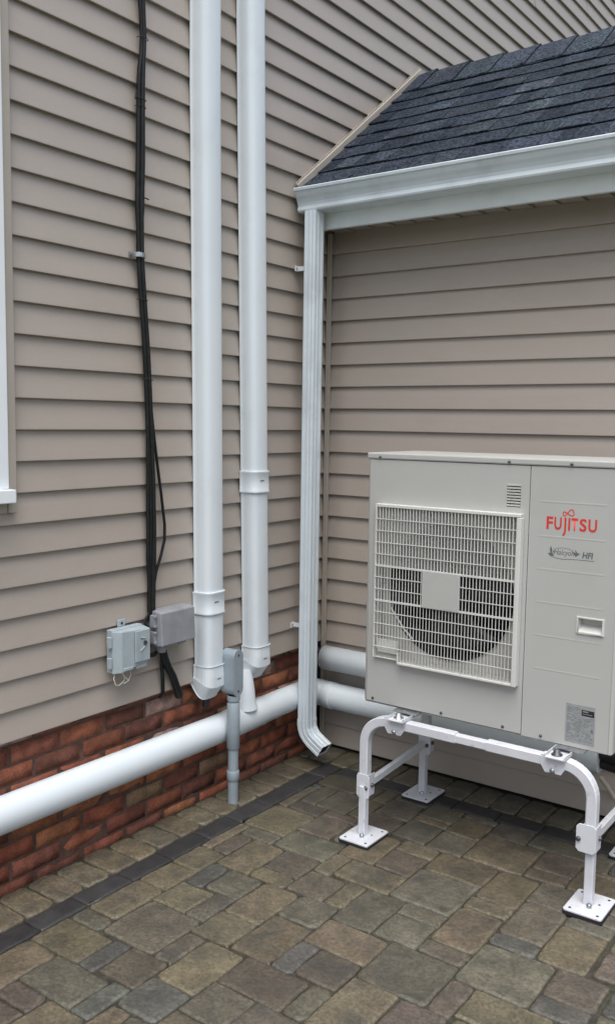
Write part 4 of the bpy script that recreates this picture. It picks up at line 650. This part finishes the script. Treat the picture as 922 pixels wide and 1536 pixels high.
# ================================================================ OUTDOOR UNIT
un = thing('heat_pump_unit', 'large off white outdoor heat pump with square fan grille on white stand', 'heat pump')
X0, X1, YF, YB, ZB, ZT = 0.650, 1.600, -0.660, -0.290, -0.004, 0.919
def plate(mb, x0, x1, z0, z1, holes, yf, depth):
    xs = sorted({x0, x1, *[h[0] for h in holes], *[h[1] for h in holes]}); zs = sorted({z0, z1, *[h[2] for h in holes], *[h[3] for h in holes]})
    inh = lambda x, z: any(h[0] < x < h[1] and h[2] < z < h[3] for h in holes) or not (x0 < x < x1 and z0 < z < z1)
    for i in range(len(xs) - 1):
        for j in range(len(zs) - 1):
            a, b, c, d = xs[i], xs[i + 1], zs[j], zs[j + 1]; mx, mz = (a + b) / 2, (c + d) / 2
            if inh(mx, mz): continue
            mb.add([(a, yf, c), (b, yf, c), (b, yf, d), (a, yf, d)], [(0, 1, 2, 3)])
            for cond, p, r_ in ((inh(a - 1e-4, mz), (a, c), (a, d)), (inh(b + 1e-4, mz), (b, d), (b, c)), (inh(mx, c - 1e-4), (b, c), (a, c)), (inh(mx, d + 1e-4), (a, d), (b, d))):
                if cond: mb.add([(p[0], yf, p[1]), (r_[0], yf, r_[1]), (r_[0], yf + depth, r_[1]), (p[0], yf + depth, p[1])], [(0, 1, 2, 3)])
rc = 0.014
fp = MB(); GXa, GXb, GZa, GZb = 0.712, 1.262, 0.172, 0.748
louv = (1.206, 1.256, 0.777, 0.853)
plate(fp, X0 + rc, 1.2875, ZB, ZT, [(GXa, GXb, GZa, GZb), louv], YF, 0.035)
fp.sweep([(0, 0)], [], cap=False) if False else None
for k in range(6):
    a0, a1 = R(90 * k / 6), R(90 * (k + 1) / 6)
    p = lambda a: (X0 + rc - rc * math.sin(a), YF + rc - rc * math.cos(a))
    (xa, ya_), (xb, yb_) = p(a0), p(a1)
    fp.add([(xa, ya_, ZB), (xb, yb_, ZB), (xb, yb_, ZT), (xa, ya_, ZT)], [(0, 1, 2, 3)], True)
fp.add([(X0, YF + rc, ZB), (X0, -0.46, ZB), (X0, -0.46, ZT), (X0, YF + rc, ZT)], [(0, 1, 2, 3)])
front = fp.build('front_panel', M_casing, un, weld=True)
sp = MB(); hand = (1.472, 1.551, 0.384, 0.428)
plate(sp, 1.2900, X1 - rc, ZB - 0.004, ZT, [hand], YF, 0.02)
for k in range(6):
    a0, a1 = R(90 * k / 6), R(90 * (k + 1) / 6)
    p = lambda a: (X1 - rc + rc * math.sin(a), YF + rc - rc * math.cos(a))
    (xa, ya_), (xb, yb_) = p(a0), p(a1)
    sp.add([(xa, ya_, ZB - .004), (xb, yb_, ZB - .004), (xb, yb_, ZT), (xa, ya_, ZT)], [(0, 1, 2, 3)], True)
sp.add([(X1, YF + rc, ZB - .004), (X1, YB, ZB - .004), (X1, YB, ZT), (X1, YF + rc, ZT)], [(0, 1, 2, 3)])
serv = sp.build('service_panel', M_casing, un, weld=True)
# embossed ribs
for z in (0.803, 0.6875, 0.5765, 0.4645, 0.3515, 0.237):
    rbm = MB(); rbm.sweep([(0, -0.004), (0.00035, -0.0012), (0.00035, 0.0012), (0, 0.004)], [((x, YF - 0.0001, z), (0, -1, 0), (0, 0, 1), k) for x, k in ((1.318, 0.1), (1.330, 1), (1.541, 1), (1.553, 0.1))], smooth=False)
    rbm.build('panel_rib', M_casing, serv)
# handle pocket
hm = MB(); a, b, c, d = hand
hm.box(a - 0.006, a, YF - 0.004, YF + 0.004, c - 0.006, d + 0.006); hm.box(b, b + 0.006, YF - 0.004, YF + 0.004, c - 0.006, d + 0.006); hm.box(a, b, YF - 0.004, YF + 0.004, d, d + 0.006); hm.box(a, b, YF - 0.004, YF + 0.004, c - 0.006, c)
hm.add([(a, YF, c), (b, YF, c), (b - .003, YF + 0.03, c + 0.022), (a + .003, YF + 0.03, c + 0.022), (a + .003, YF + 0.03, d), (b - .003, YF + 0.03, d), (a, YF, d), (b, YF, d)],
       [(0, 1, 2, 3), (3, 2, 5, 4), (4, 5, 7, 6), (0, 3, 4, 6), (1, 7, 5, 2)])
hm.build('handle', M_grille, serv, bevel=0.0012)
# body behind the panels, open at the fan
bd = MB(); bd.box(X0 + 0.002, 1.270, YB - 0.002, YB, ZB, ZT); bd.box(1.272, X1 - 0.003, YF + 0.05, YB - 0.003, ZB, ZT)
bd.box(X0 + 0.002, X0 + 0.006, -0.4595, YB - 0.003, ZB, ZT)
bd.box(X0 + 0.007, 1.271, YF + 0.03, YB - 0.003, ZB, ZB + 0.004)
bd.build('body', M_inner, un)
MB().box(X0 + 0.02, 1.265, -0.36, -0.34, ZB + 0.02, ZT - 0.01).build('coil', M_black, un)
# louvre
lv = MB()
for k in range(8):
    z = louv[2] + 0.003 + 0.0098 * k
    lv.add([(louv[0], YF - 0.001, z), (louv[1], YF - 0.001, z), (louv[1], YF + 0.008, z + 0.0062), (louv[0], YF + 0.008, z + 0.0062), (louv[0], YF - 0.002, z + 0.0052), (louv[1], YF - 0.002, z + 0.0052)], [(0, 1, 2, 3), (3, 2, 5, 4), (4, 5, 1, 0)])
lv.build('louver_slats', M_grille, front, kind='stuff')
MB().box(louv[0] - .002, louv[1] + .002, YF + 0.034, YF + 0.036, louv[2] - .002, louv[3] + .002).build('louver_back', M_black, front)
# inner panel with the round fan opening
FX, FZ, FR_ = 0.985, 0.447, 0.256; yi = YF + 0.036
ip = MB(); N = 64; circ = [(FX + FR_ * math.cos(2 * math.pi * k / N), FZ + FR_ * math.sin(2 * math.pi * k / N)) for k in range(N)]
ox0, ox1, oz0, oz1 = GXa - 0.01, GXb + 0.012, GZa - 0.012, GZb + 0.01
def onrect(a):
    dx, dz = math.cos(a), math.sin(a); ts = []
    if dx > 1e-9: ts.append((ox1 - FX) / dx)
    if dx < -1e-9: ts.append((ox0 - FX) / dx)
    if dz > 1e-9: ts.append((oz1 - FZ) / dz)
    if dz < -1e-9: ts.append((oz0 - FZ) / dz)
    t = min(ts); return FX + dx * t, FZ + dz * t
out = [onrect(2 * math.pi * k / N) for k in range(N)]
vs = [(x, yi, z) for x, z in circ] + [(x, yi, z) for x, z in out]
lip = [(FX + (x - FX) * 0.975, yi - 0.006, FZ + (z - FZ) * 0.975) for x, z in circ]; bell = [(FX + (x - FX) * 0.965, yi + 0.09, FZ + (z - FZ) * 0.965) for x, z in circ]
vs += lip + bell
fs = [(k, (k + 1) % N, N + (k + 1) % N, N + k) for k in range(N)] + [(k, 2 * N + k, 2 * N + (k + 1) % N, (k + 1) % N) for k in range(N)]
ip.add(vs, fs, False); ip.build('fan_shroud', M_inner, un)
bl = MB(); bl.add([v for v in lip + bell], [(k, (k + 1) % N, N + (k + 1) % N, N + k) for k in range(N)], True); bl.build('fan_ring', M_fan, un)
MB().tube([(0.745, yi - 0.006, 0.36), (0.80, yi - 0.006, 0.29), (0.84, yi - 0.006, 0.255)], 0.004, 6).build('inner_bracket', M_grille, un)
fan = MB().cyl((FX, yi + 0.02, FZ), (FX, yi + 0.10, FZ), 0.055, 24).build('fan_hub', M_fan, un)
for bld in range(3):
    mb = MB(); vs = []; a0 = R(120 * bld + 20); nr, na = 7, 8
    for i in range(nr):
        r_ = 0.05 + (0.238 - 0.05) * i / (nr - 1); span = R(62 + 14 * i / (nr - 1)); sw = R(18) * (i / (nr - 1)) ** 1.5
        for j in range(na):
            t = j / (na - 1); a = a0 + span * (t - 0.5) + sw
            vs.append((FX + r_ * math.cos(a), yi + 0.03 + 0.055 * t + 0.008 * math.sin(t * math.pi), FZ + r_ * math.sin(a)))
    fs = [(i * na + j, i * na + j + 1, (i + 1) * na + j + 1, (i + 1) * na + j) for i in range(nr - 1) for j in range(na - 1)]
    mb.add(vs, fs, True); b_ = mb.build('blade', M_fan, fan); so = b_.modifiers.new('s', 'SOLIDIFY'); so.thickness = 0.003
# grille
gx0, gx1, gz0, gz1 = 0.699, 1.273, 0.163, 0.757; gy = YF - 0.027
gr = MB()
def bar(x0, x1, z0, z1, y0=gy, y1=gy + 0.004): gr.box(x0, x1, y0, y1, z0, z1)
gr.box(gx0 + 0.012, gx1 - 0.003, gy - 0.002, YF - 0.0003, gz1 - 0.012, gz1)            # top rail, full depth
gr.box(gx1 - 0.016, gx1, gy - 0.002, YF - 0.0003, gz0, gz1 - 0.0125)                    # right rail
gr.box(0.812, gx1 - 0.0165, gy - 0.002, YF - 0.0003, gz0, gz0 + 0.009)                  # bottom rail
gr.box(gx0, gx0 + 0.006, gy + 0.004, YF - 0.0003, gz0 + 0.010, gz1)                     # left rail
gr.box(0.806, 0.8115, gy, YF - 0.0003, gz0 + 0.0005, 0.205)
gr.box(gx0 + 0.0065, 0.8055, gy + 0.012, YF - 0.0003, gz0 + 0.010, gz0 + 0.014)
gro = gr.build('grille', M_grille, un, bevel=0.002)
vb = MB(); nb = 44; px = (1.257 - 0.7075) / (nb - 1)
for k in range(nb):
    x = 0.7075 + px * k; zb = gz0 + 0.008 if x > 0.808 else 0.212; hw = 0.0015
    for z0_, z1_, dp in ((zb, 0.394, 0.0022), (0.394, 0.525, 0.004), (0.525, gz1 - 0.012, 0.013)):
        if 0.905 < x < 1.055 and z0_ == 0.394: continue
        hh = hw if z1_ > 0.6 else 0.0011
        vb.box(x - hh, x + hh, gy + 0.001, gy + 0.001 + dp, z0_ + 0.0001, z1_ - 0.0001)
for k in range(1, 13):
    z = 0.745 - 0.0437 * k
    if z < gz0 + 0.012: continue
    th = 0.0036 if k in (5, 8) else 0.0012
    if z < 0.21: segs_ = [(0.812, 1.257)]
    elif 0.40 < z < 0.52: segs_ = [(gx0 + 0.006, 0.905), (1.055, 1.257)]
    else: segs_ = [(gx0 + 0.006, 1.257)]
    for a, b in segs_: vb.box(a, b, gy - 0.0006, gy + 0.003, z - th, z + th)
vb.build('grille_bars', M_grille, gro, kind='stuff')
MB().box(0.905, 1.055, gy - 0.005, gy + 0.006, 0.391, 0.529).build('badge_plate', M_casing, gro, bevel=0.003)
MB().box(0.716, 0.800, YF - 0.016, YF - 0.006, 0.196, 0.246).build('hand_grip', M_grille, gro, bevel=0.002)
MB().box(0.714, 0.803, YF - 0.006, YF - 0.001, 0.176, 0.198).build('grip_shadow_gap', M_inner, gro)
# lid and base
ld = MB(); ld.box(X0 - 0.004, X1 + 0.004, YF - 0.004, YB + 0.004, ZT + 0.002, 0.944); ld.build('lid', M_casing, un, bevel=0.005, seg=2)
MB().box(X0 + 0.004, X1 - 0.004, YF + 0.006, YB, -0.012, ZB - 0.0045).build('base_pan', M_casing, un)
for x in (0.850, 1.470):
    f_ = MB(); f_.box(x - 0.05, x + 0.05, YF - 0.036, YF + 0.0055, -0.0125, -0.0095); f_.build('foot', M_steel, un)
for x, z in ((0.704, 0.929), (1.213, 0.930), (1.429, 0.930), (0.692, 0.008), (0.983, 0.008), (1.222, 0.008), (1.360, 0.006)):
    yb_ = YF - 0.004 if z > 0.9 else YF
    MB().tube([(x, yb_ + 0.001, z), (x, yb_ - 0.003, z), (x, yb_ - 0.0045, z)], [0.0052, 0.0052, 0.002], 8).build('screw', M_darksteel, un)
# printed lettering
def text(body, size, x, z, m, parent, name, shear=0.0, bold=0.0, sx=1.0, sy=1.0, y=YF - 0.0006, space=1.0):
    cu = bpy.data.curves.new('t', 'FONT'); cu.body = body; cu.size = size; cu.shear = shear; cu.offset = bold; cu.resolution_u = 4; cu.space_character = space
    to = bpy.data.objects.new('t', cu); COL.objects.link(to); bpy.context.view_layer.update()
    me = bpy.data.meshes.new_from_object(to.evaluated_get(bpy.context.evaluated_depsgraph_get()))
    bpy.data.objects.remove(to); me.name = name
    xs = [v.co.x for v in me.vertices]; wd = max(xs) * sx
    for v in me.vertices: v.co = Vector((x + v.co.x * sx, y, z + v.co.y * sy))
    me.materials.clear(); me.materials.append(m)
    o = bpy.data.objects.new(name, me); COL.objects.link(o); o.parent = parent; return wd
def width(body, size, bold=0.0, space=1.0):
    cu = bpy.data.curves.new('t', 'FONT'); cu.body = body; cu.size = size; cu.offset = bold; cu.space_character = space
    to = bpy.data.objects.new('t', cu); COL.objects.link(to); bpy.context.view_layer.update(); w_ = to.dimensions.x; bpy.data.objects.remove(to); return w_
# FUJITSU, J reaching below the line
cap = 0.041; sz = cap / 0.73
xx = 1.350; zz = 0.7125; target = 0.167
letters = [('F', 0), ('U', 0), ('J', 1), ('I', 0), ('T', 0), ('S', 0), ('U', 0)]
lg = bpy.data.objects.new('logo', None); COL.objects.link(lg); lg.parent = serv
boxes = [('F', 1.350, 1.372), ('U', 1.3765, 1.4015), ('I', 1.4235, 1.4300), ('T', 1.4335, 1.4560), ('S', 1.4610, 1.4845), ('U', 1.4900, 1.5180)]
def fit_text(c, xa, xb, za, zb, m, parent, bold=0.0014):
    before = set(bpy.data.objects); text(c, sz, 0, 0, m, parent, 'letter', bold=bold)
    o = [q for q in bpy.data.objects if q not in before][0]
    vx = [v.co.x for v in o.data.vertices]; vz = [v.co.z for v in o.data.vertices]
    for v in o.data.vertices: v.co.x = xa + (v.co.x - min(vx)) * (xb - xa) / (max(vx) - min(vx)); v.co.z = za + (v.co.z - min(vz)) * (zb - za) / (max(vz) - min(vz))
for c, xa, xb in boxes: fit_text(c, xa, xb, zz, zz + cap + 0.001, M_red, lg)
jm = MB(); jw = 0.0062; px_ = 1.4105
pts_ = [(px_, zz + cap + .001), (px_, zz + 0.002), (px_ - 0.001, zz - 0.006), (px_ - 0.003, zz - 0.012), (px_ - 0.006, zz - 0.016)]
L_ = [(a, YF - 0.0006, b) for a, b in pts_]; Rr = [(px_ + jw, YF - 0.0006, zz + cap + .001), (px_ + jw, YF - 0.0006, zz), (px_ + jw - 0.001, YF - 0.0006, zz - 0.008), (px_ + jw - 0.004, YF - 0.0006, zz - 0.016), (px_ - 0.003, YF - 0.0006, zz - 0.020)]
jm.add(L_ + Rr, [(i, i + 1, 6 + i, 5 + i) for i in range(4)]); jm.build('letter', M_red, lg)
# the double loop above J and I
lp = MB(); pts_ = []
for k in range(41):
    t = 2 * math.pi * k / 40
    ax, az_ = 0.0165 * math.cos(t), 0.0135 * math.sin(t) * math.cos(t) * 1.15
    s_ = 0.88 if ax < 0 else 1.32
    th = R(12); pts_.append((1.4195 + (ax * math.cos(th) - az_ * math.sin(th)) * s_, 0.7685 + (ax * math.sin(th) + az_ * math.cos(th)) * s_))
wd = 0.0016
vs = []
for i in range(len(pts_)):
    a = Vector(pts_[(i + 1) % 40]) - Vector(pts_[(i - 1) % 40]); a.normalize(); nrm = Vector((-a.y, a.x)) * wd
    vs += [(pts_[i][0] + nrm.x, YF - 0.0007 - 1e-6 * i, pts_[i][1] + nrm.y), (pts_[i][0] - nrm.x, YF - 0.0007 - 1e-6 * i, pts_[i][1] - nrm.y)]
lp.add(vs, [(2 * i, 2 * i + 1, 2 * i + 3, 2 * i + 2) for i in range(40)]); lp.build('loop_mark', M_red, lg)
# second line of print
l2 = bpy.data.objects.new('model_print', None); COL.objects.link(l2); l2.parent = serv
text('Halcyon', 0.0265, 1.3775, 0.630, M_print, l2, 'lettering', shear=0.3, bold=-0.0001, sx=0.80)
text('HFI', 0.0275, 1.4735, 0.6265, M_print, l2, 'lettering', shear=0.15, bold=0.0008, sx=0.88)
bm_ = MB()
def leaf(pts_): bm_.add([(a, YF - 0.0006, b) for a, b in pts_], [tuple(range(len(pts_)))])
leaf([(1.358, 0.632), (1.366, 0.626), (1.380, 0.624), (1.376, 0.632), (1.368, 0.634)]); leaf([(1.368, 0.634), (1.365, 0.645), (1.368, 0.658), (1.373, 0.645), (1.373, 0.634)]); leaf([(1.374, 0.634), (1.378, 0.643), (1.380, 0.652), (1.380, 0.638)])
leaf([(1.449, 0.634), (1.440, 0.645), (1.452, 0.640), (1.450, 0.652), (1.458, 0.641), (1.468, 0.640), (1.459, 0.633), (1.452, 0.628)])
for (xa, za), (xb, zb) in zip([(1.364, 0.625), (1.385, 0.618), (1.41, 0.6155), (1.435, 0.6175), (1.46, 0.6185)], [(1.385, 0.618), (1.41, 0.6155), (1.435, 0.6175), (1.46, 0.6185), (1.514, 0.6185)]): leaf([(xa, za), (xb, zb), (xb, zb + 0.0015), (xa, za + 0.0015)])
for (xa, za), (xb, zb) in zip([(1.385, 0.650), (1.41, 0.6535), (1.43, 0.651)], [(1.41, 0.6535), (1.43, 0.651), (1.445, 0.645)]): leaf([(xa, za), (xb, zb), (xb, zb + 0.0012), (xa, za + 0.0012)])
bm_.build('bird_marks', M_print, l2)
# rating label
lb = MB().box(1.443, 1.541, YF - 0.0008, YF + 0.001, 0.008, 0.138).build('rating_label', M_label, serv)
lm_ = MB(); yq = YF - 0.0012
z = 0.127
while z > 0.016:
    x = 1.448
    while x < 1.533:
        w_ = rnd.uniform(0.004, 0.018)
        if not (1.492 < x + w_ and z > 0.098) and rnd.random() < 0.8 and not (x + w_ > 1.524 and 0.05 < z < 0.075): lm_.add([(x, yq, z), (min(x + w_, 1.536), yq, z), (min(x + w_, 1.536), yq, z + 0.0014), (x, yq, z + 0.0014)], [(0, 1, 2, 3)])
        x += w_ + rnd.uniform(0.002, 0.008)
    z -= 0.0042
lm_.build('fine_print', M_labelprint, lb)
MB().add([(1.496, yq, 0.104), (1.538, yq, 0.104), (1.538, yq, 0.124), (1.496, yq, 0.124)], [(0, 1, 2, 3)]).build('dark_panel', M_labeldark, lb)
MB().add([(1.500, yq - .0003, 0.117), (1.518, yq - .0003, 0.117), (1.518, yq - .0003, 0.1205), (1.500, yq - .0003, 0.1205), (1.500, yq - .0003, 0.110), (1.532, yq - .0003, 0.110), (1.532, yq - .0003, 0.1115), (1.500, yq - .0003, 0.1115)], [(0, 1, 2, 3), (4, 5, 6, 7)]).build('panel_print', M_label, lb)
MB().add([(1.526, yq, 0.052), (1.538, yq, 0.052), (1.534, yq, 0.064), (1.530, yq, 0.064)], [(0, 1, 2, 3)]).build('triangle_mark', M_labelprint, lb)

# ================================================================ STAND
sd = thing('unit_stand', 'white powder coated steel stand carrying the heat pump on four footed legs', 'equipment stand')
LX0, LX1 = 0.703, 1.566; YFr, YBk = -0.722, -0.242; RZ = -0.0465
big = rr_sec(0.036, 0.036, 0.004, 1); small = rr_sec(0.0295, 0.0295, 0.003, 1)
def frame_path(y, x, dirn, zleg, xend, name, secn=big):
    r_ = 0.098
    if dirn > 0: pts_ = [(x, zleg)] + arc(x + r_, RZ - r_, r_, 180, 90, 10) + [(xend, RZ)]
    else: pts_ = [(x, zleg)] + arc(x - r_, RZ - r_, r_, 0, 90, 10) + [(xend, RZ)]
    P = [Vector((a, y, b)) for a, b in pts_]; fr = []
    for i, p in enumerate(P):
        t = (P[min(i + 1, len(P) - 1)] - P[max(i - 1, 0)]).normalized(); A = Vector((0, 1, 0)); fr.append((p, A, t.cross(A)))
    return MB().sweep(secn, fr, smooth=False).build(name, M_stand, sd)
def foot_plate(x, y, zleg, tilt=0.0):
    s_ = rr_sec(0.126, 0.158, 0.009, 3)
    p_ = MB(); p_.sweep(s_, [((x, y, z), (1, 0, 0), (0, 1, 0)) for z in (GZ + 0.010, GZ + 0.0155)], smooth=False); p_ = p_.build('foot_plate', M_stand, sd, bevel=0.001)
    MB().sweep(rr_sec(0.130, 0.162, 0.010, 3), [((x, y, z), (1, 0, 0), (0, 1, 0)) for z in (GZ - 0.001, GZ + 0.0098)], smooth=False).build('rubber_pad', M_rubber, p_)
    for dx in (-0.045, 0.045):
        for dy in (-0.06, 0.06): MB().cyl((x + dx, y + dy, GZ + 0.0156), (x + dx, y + dy, GZ + 0.0162), 0.0048, 10).build('hole', M_black, p_)
    MB().cyl((x + 0.028, y + 0.012, GZ + 0.0156), (x + 0.028, y + 0.012, GZ + 0.0162), 0.0042, 10).build('hole', M_black, p_)
    MB().sweep(small, [((x - 0.004, y, z), (1, 0, 0), (0, 1, 0)) for z in (GZ + 0.0156, zleg)], smooth=False).build('leg', M_stand, sd)
    MB().tube([(x + 0.006, y - 0.024, z) for z in (GZ + 0.0156, GZ + 0.026, GZ + 0.028)], [0.0085, 0.0085, 0.006], 10).build('bolt', M_steel, p_)
def oct_plate(mb, cx, cz, hw, hh, c, y0, y1):
    s_ = [(hw - c, hh), (-hw + c, hh), (-hw, hh - c), (-hw, -hh + c), (-hw + c, -hh), (hw - c, -hh), (hw, -hh + c), (hw, hh - c)]
    mb.sweep(s_, [((cx, y, cz), (1, 0, 0), (0, 0, 1)) for y in (y0, y1)], smooth=False)
ZLf, ZRf = -0.312, -0.272
for (y, zl, zr, face) in ((YFr, ZLf, ZRf, -1), (YBk, -0.285, -0.275, -1)):
    frame_path(y, LX0, 1, zl, 1.078, 'bent_tube'); frame_path(y, LX1, -1, zr, 1.196, 'bent_tube')
    MB().sweep(small, [((x, y, RZ - 0.001), (0, 1, 0), (0, 0, 1)) for x in (1.06, 1.21)], smooth=False).build('center_tube', M_stand, sd)
    # leg clamps
    for x, z in ((LX0, zl), (LX1, zr)):
        c_ = MB(); oct_plate(c_, x + (0.004 if x < 1 else -0.010), z, 0.028 if x < 1 else 0.033, 0.047, 0.010, y - 0.0215, y - 0.0185)
        c_.box(x + 0.0185, x + 0.0215, y - 0.0183, y + 0.034, z - 0.042, z + 0.042); c_.box(x - 0.0225, x - 0.0185, y - 0.0183, y + 0.020, z - 0.045, z + 0.045)
        c_ = c_.build('leg_clamp', M_stand, sd, bevel=0.001)
        bxx = x + (0.018 if x < 1 else -0.034)
        MB().tube([(bxx, yq_, z - 0.004) for yq_ in (y - 0.0215, y - 0.028, y - 0.030)], [0.008, 0.008, 0.005], 8).build('bolt', M_darksteel, c_)
        MB().tube([(xq, y + 0.014, z - 0.002) for xq in (x + 0.0215, x + 0.028, x + 0.030)], [0.008, 0.008, 0.005], 8).build('bolt', M_darksteel, c_)
for x, zf, zb in ((LX0, ZLf, -0.285), (LX1, ZRf, -0.275)):
    br = MB(); br.sweep([(-0.010, -0.013), (0.010, -0.013), (0.010, 0.013), (-0.010, 0.013)], [((x + 0.004, y, z), (1, 0, 0), (0, 0, 1)) for y, z in ((YFr + 0.021, zf), (YBk - 0.022, zb))], smooth=False); br.build('side_brace', M_stand, sd, bevel=0.001)
for x, y, z in ((0.713, -0.738, ZLf), (1.568, -0.712, ZRf), (0.702, -0.250, -0.285), (1.570, -0.248, -0.275)): foot_plate(x, y, z)
# top clamps gripping the rails, support channels, bolts
for y in (YFr, YBk):
    for cx in (0.836, 1.436):
        c_ = MB(); s_ = [(-0.042, 0.016), (-0.042, -0.012), (-0.026, -0.036), (-0.010, -0.036), (-0.006, -0.030), (0.006, -0.030), (0.010, -0.036), (0.028, -0.036), (0.042, -0.014), (0.042, 0.016)]
        c_.sweep(s_, [((cx, yy2, RZ), (1, 0, 0), (0, 0, 1)) for yy2 in (y - 0.0215, y - 0.0185)], smooth=False)
        c_.box(cx - 0.042, cx + 0.042, y - 0.0183, y + 0.0183, RZ + 0.0185, RZ + 0.0205)
        c_ = c_.build('rail_clamp', M_stand, sd, bevel=0.0008)
        MB().tube([(cx, yy2, RZ - 0.026) for yy2 in (y - 0.019, y - 0.027, y - 0.029)], [0.0085, 0.0085, 0.005], 10).build('bolt', M_steel, c_)
for cx in (0.850, 1.448):
    ch = MB(); zc = RZ + 0.0210
    ch.box(cx - 0.031, cx + 0.031, -0.765, -0.195, zc, zc + 0.003); ch.box(cx - 0.034, cx - 0.0315, -0.765, -0.195, zc, zc + 0.0125); ch.box(cx + 0.0315, cx + 0.034, -0.765, -0.195, zc, zc + 0.0125)
    ch = ch.build('support_channel', M_stand, sd)
    MB().tube([(cx - 0.005, -0.728, z) for z in (zc + 0.003, zc + 0.006, zc + 0.0062, zc + 0.018, zc + 0.022)], [0.019, 0.019, 0.012, 0.012, 0.006], 12).build('bolt', M_steel if cx < 1 else M_darksteel, ch)

# ================================================================ BLACK LINES AT THE RIGHT END
rl = MB(); rl.tube([(1.38, -0.075, -0.215), (1.47, -0.085, -0.225), (1.60, -0.14, -0.215), (1.72, -0.24, -0.15), (1.76, -0.32, -0.04), (1.70, -0.38, 0.12), (1.60, -0.40, 0.20)], 0.030, 14)
rl.tube([(1.38, -0.065, -0.265), (1.48, -0.07, -0.275), (1.66, -0.12, -0.26), (1.76, -0.22, -0.16), (1.78, -0.32, 0.0), (1.60, -0.36, 0.14)], 0.022, 12)
tag(rl.build('refrigerant_lines', M_rubber), 'black insulated refrigerant lines leaving the round duct at the right edge', 'pipe')
hs_ = MB(); hs_.tube([(1.40, -0.10, -0.315), (1.43, -0.13, -0.325), (1.47, -0.16, -0.355), (1.52, -0.19, -0.40), (1.56, -0.2, -0.45), (1.60, -0.2, GZ + .012), (1.85, -0.2, GZ + .012)], 0.010, 10)
tag(hs_.build('drain_hose', M_trim), 'thin beige drain hose curving down behind the right stand leg', 'hose')

# ================================================================ GRIT ON THE PAVING
gm = MB()
for i in range(420):
    x = rnd.uniform(0.02, 2.2); y = -0.02 - abs(rnd.gauss(0, 1.1)) if i % 2 else rnd.uniform(-2.6, -0.05)
    if i % 5 == 0: x = rnd.choice((0.0, 0.16, 0.26)) + rnd.gauss(0, .012)
    if x < -0.01: continue
    r_ = rnd.uniform(0.0009, 0.0028); a = rnd.uniform(0, 6.28); z = GZ + r_ * 0.3
    gm.add([(x + r_ * math.cos(a), y + r_ * math.sin(a), z), (x - r_ * math.sin(a), y + r_ * math.cos(a) * .7, z), (x - r_ * math.cos(a), y - r_ * math.sin(a), z), (x, y, z + r_)], [(0, 1, 3), (1, 2, 3), (2, 0, 3), (0, 2, 1)])
gm.build('grit', mat('grit_crumbs', (0.10, 0.085, 0.055), 0.9, var=0.5, vscale=30), pt, kind='stuff')
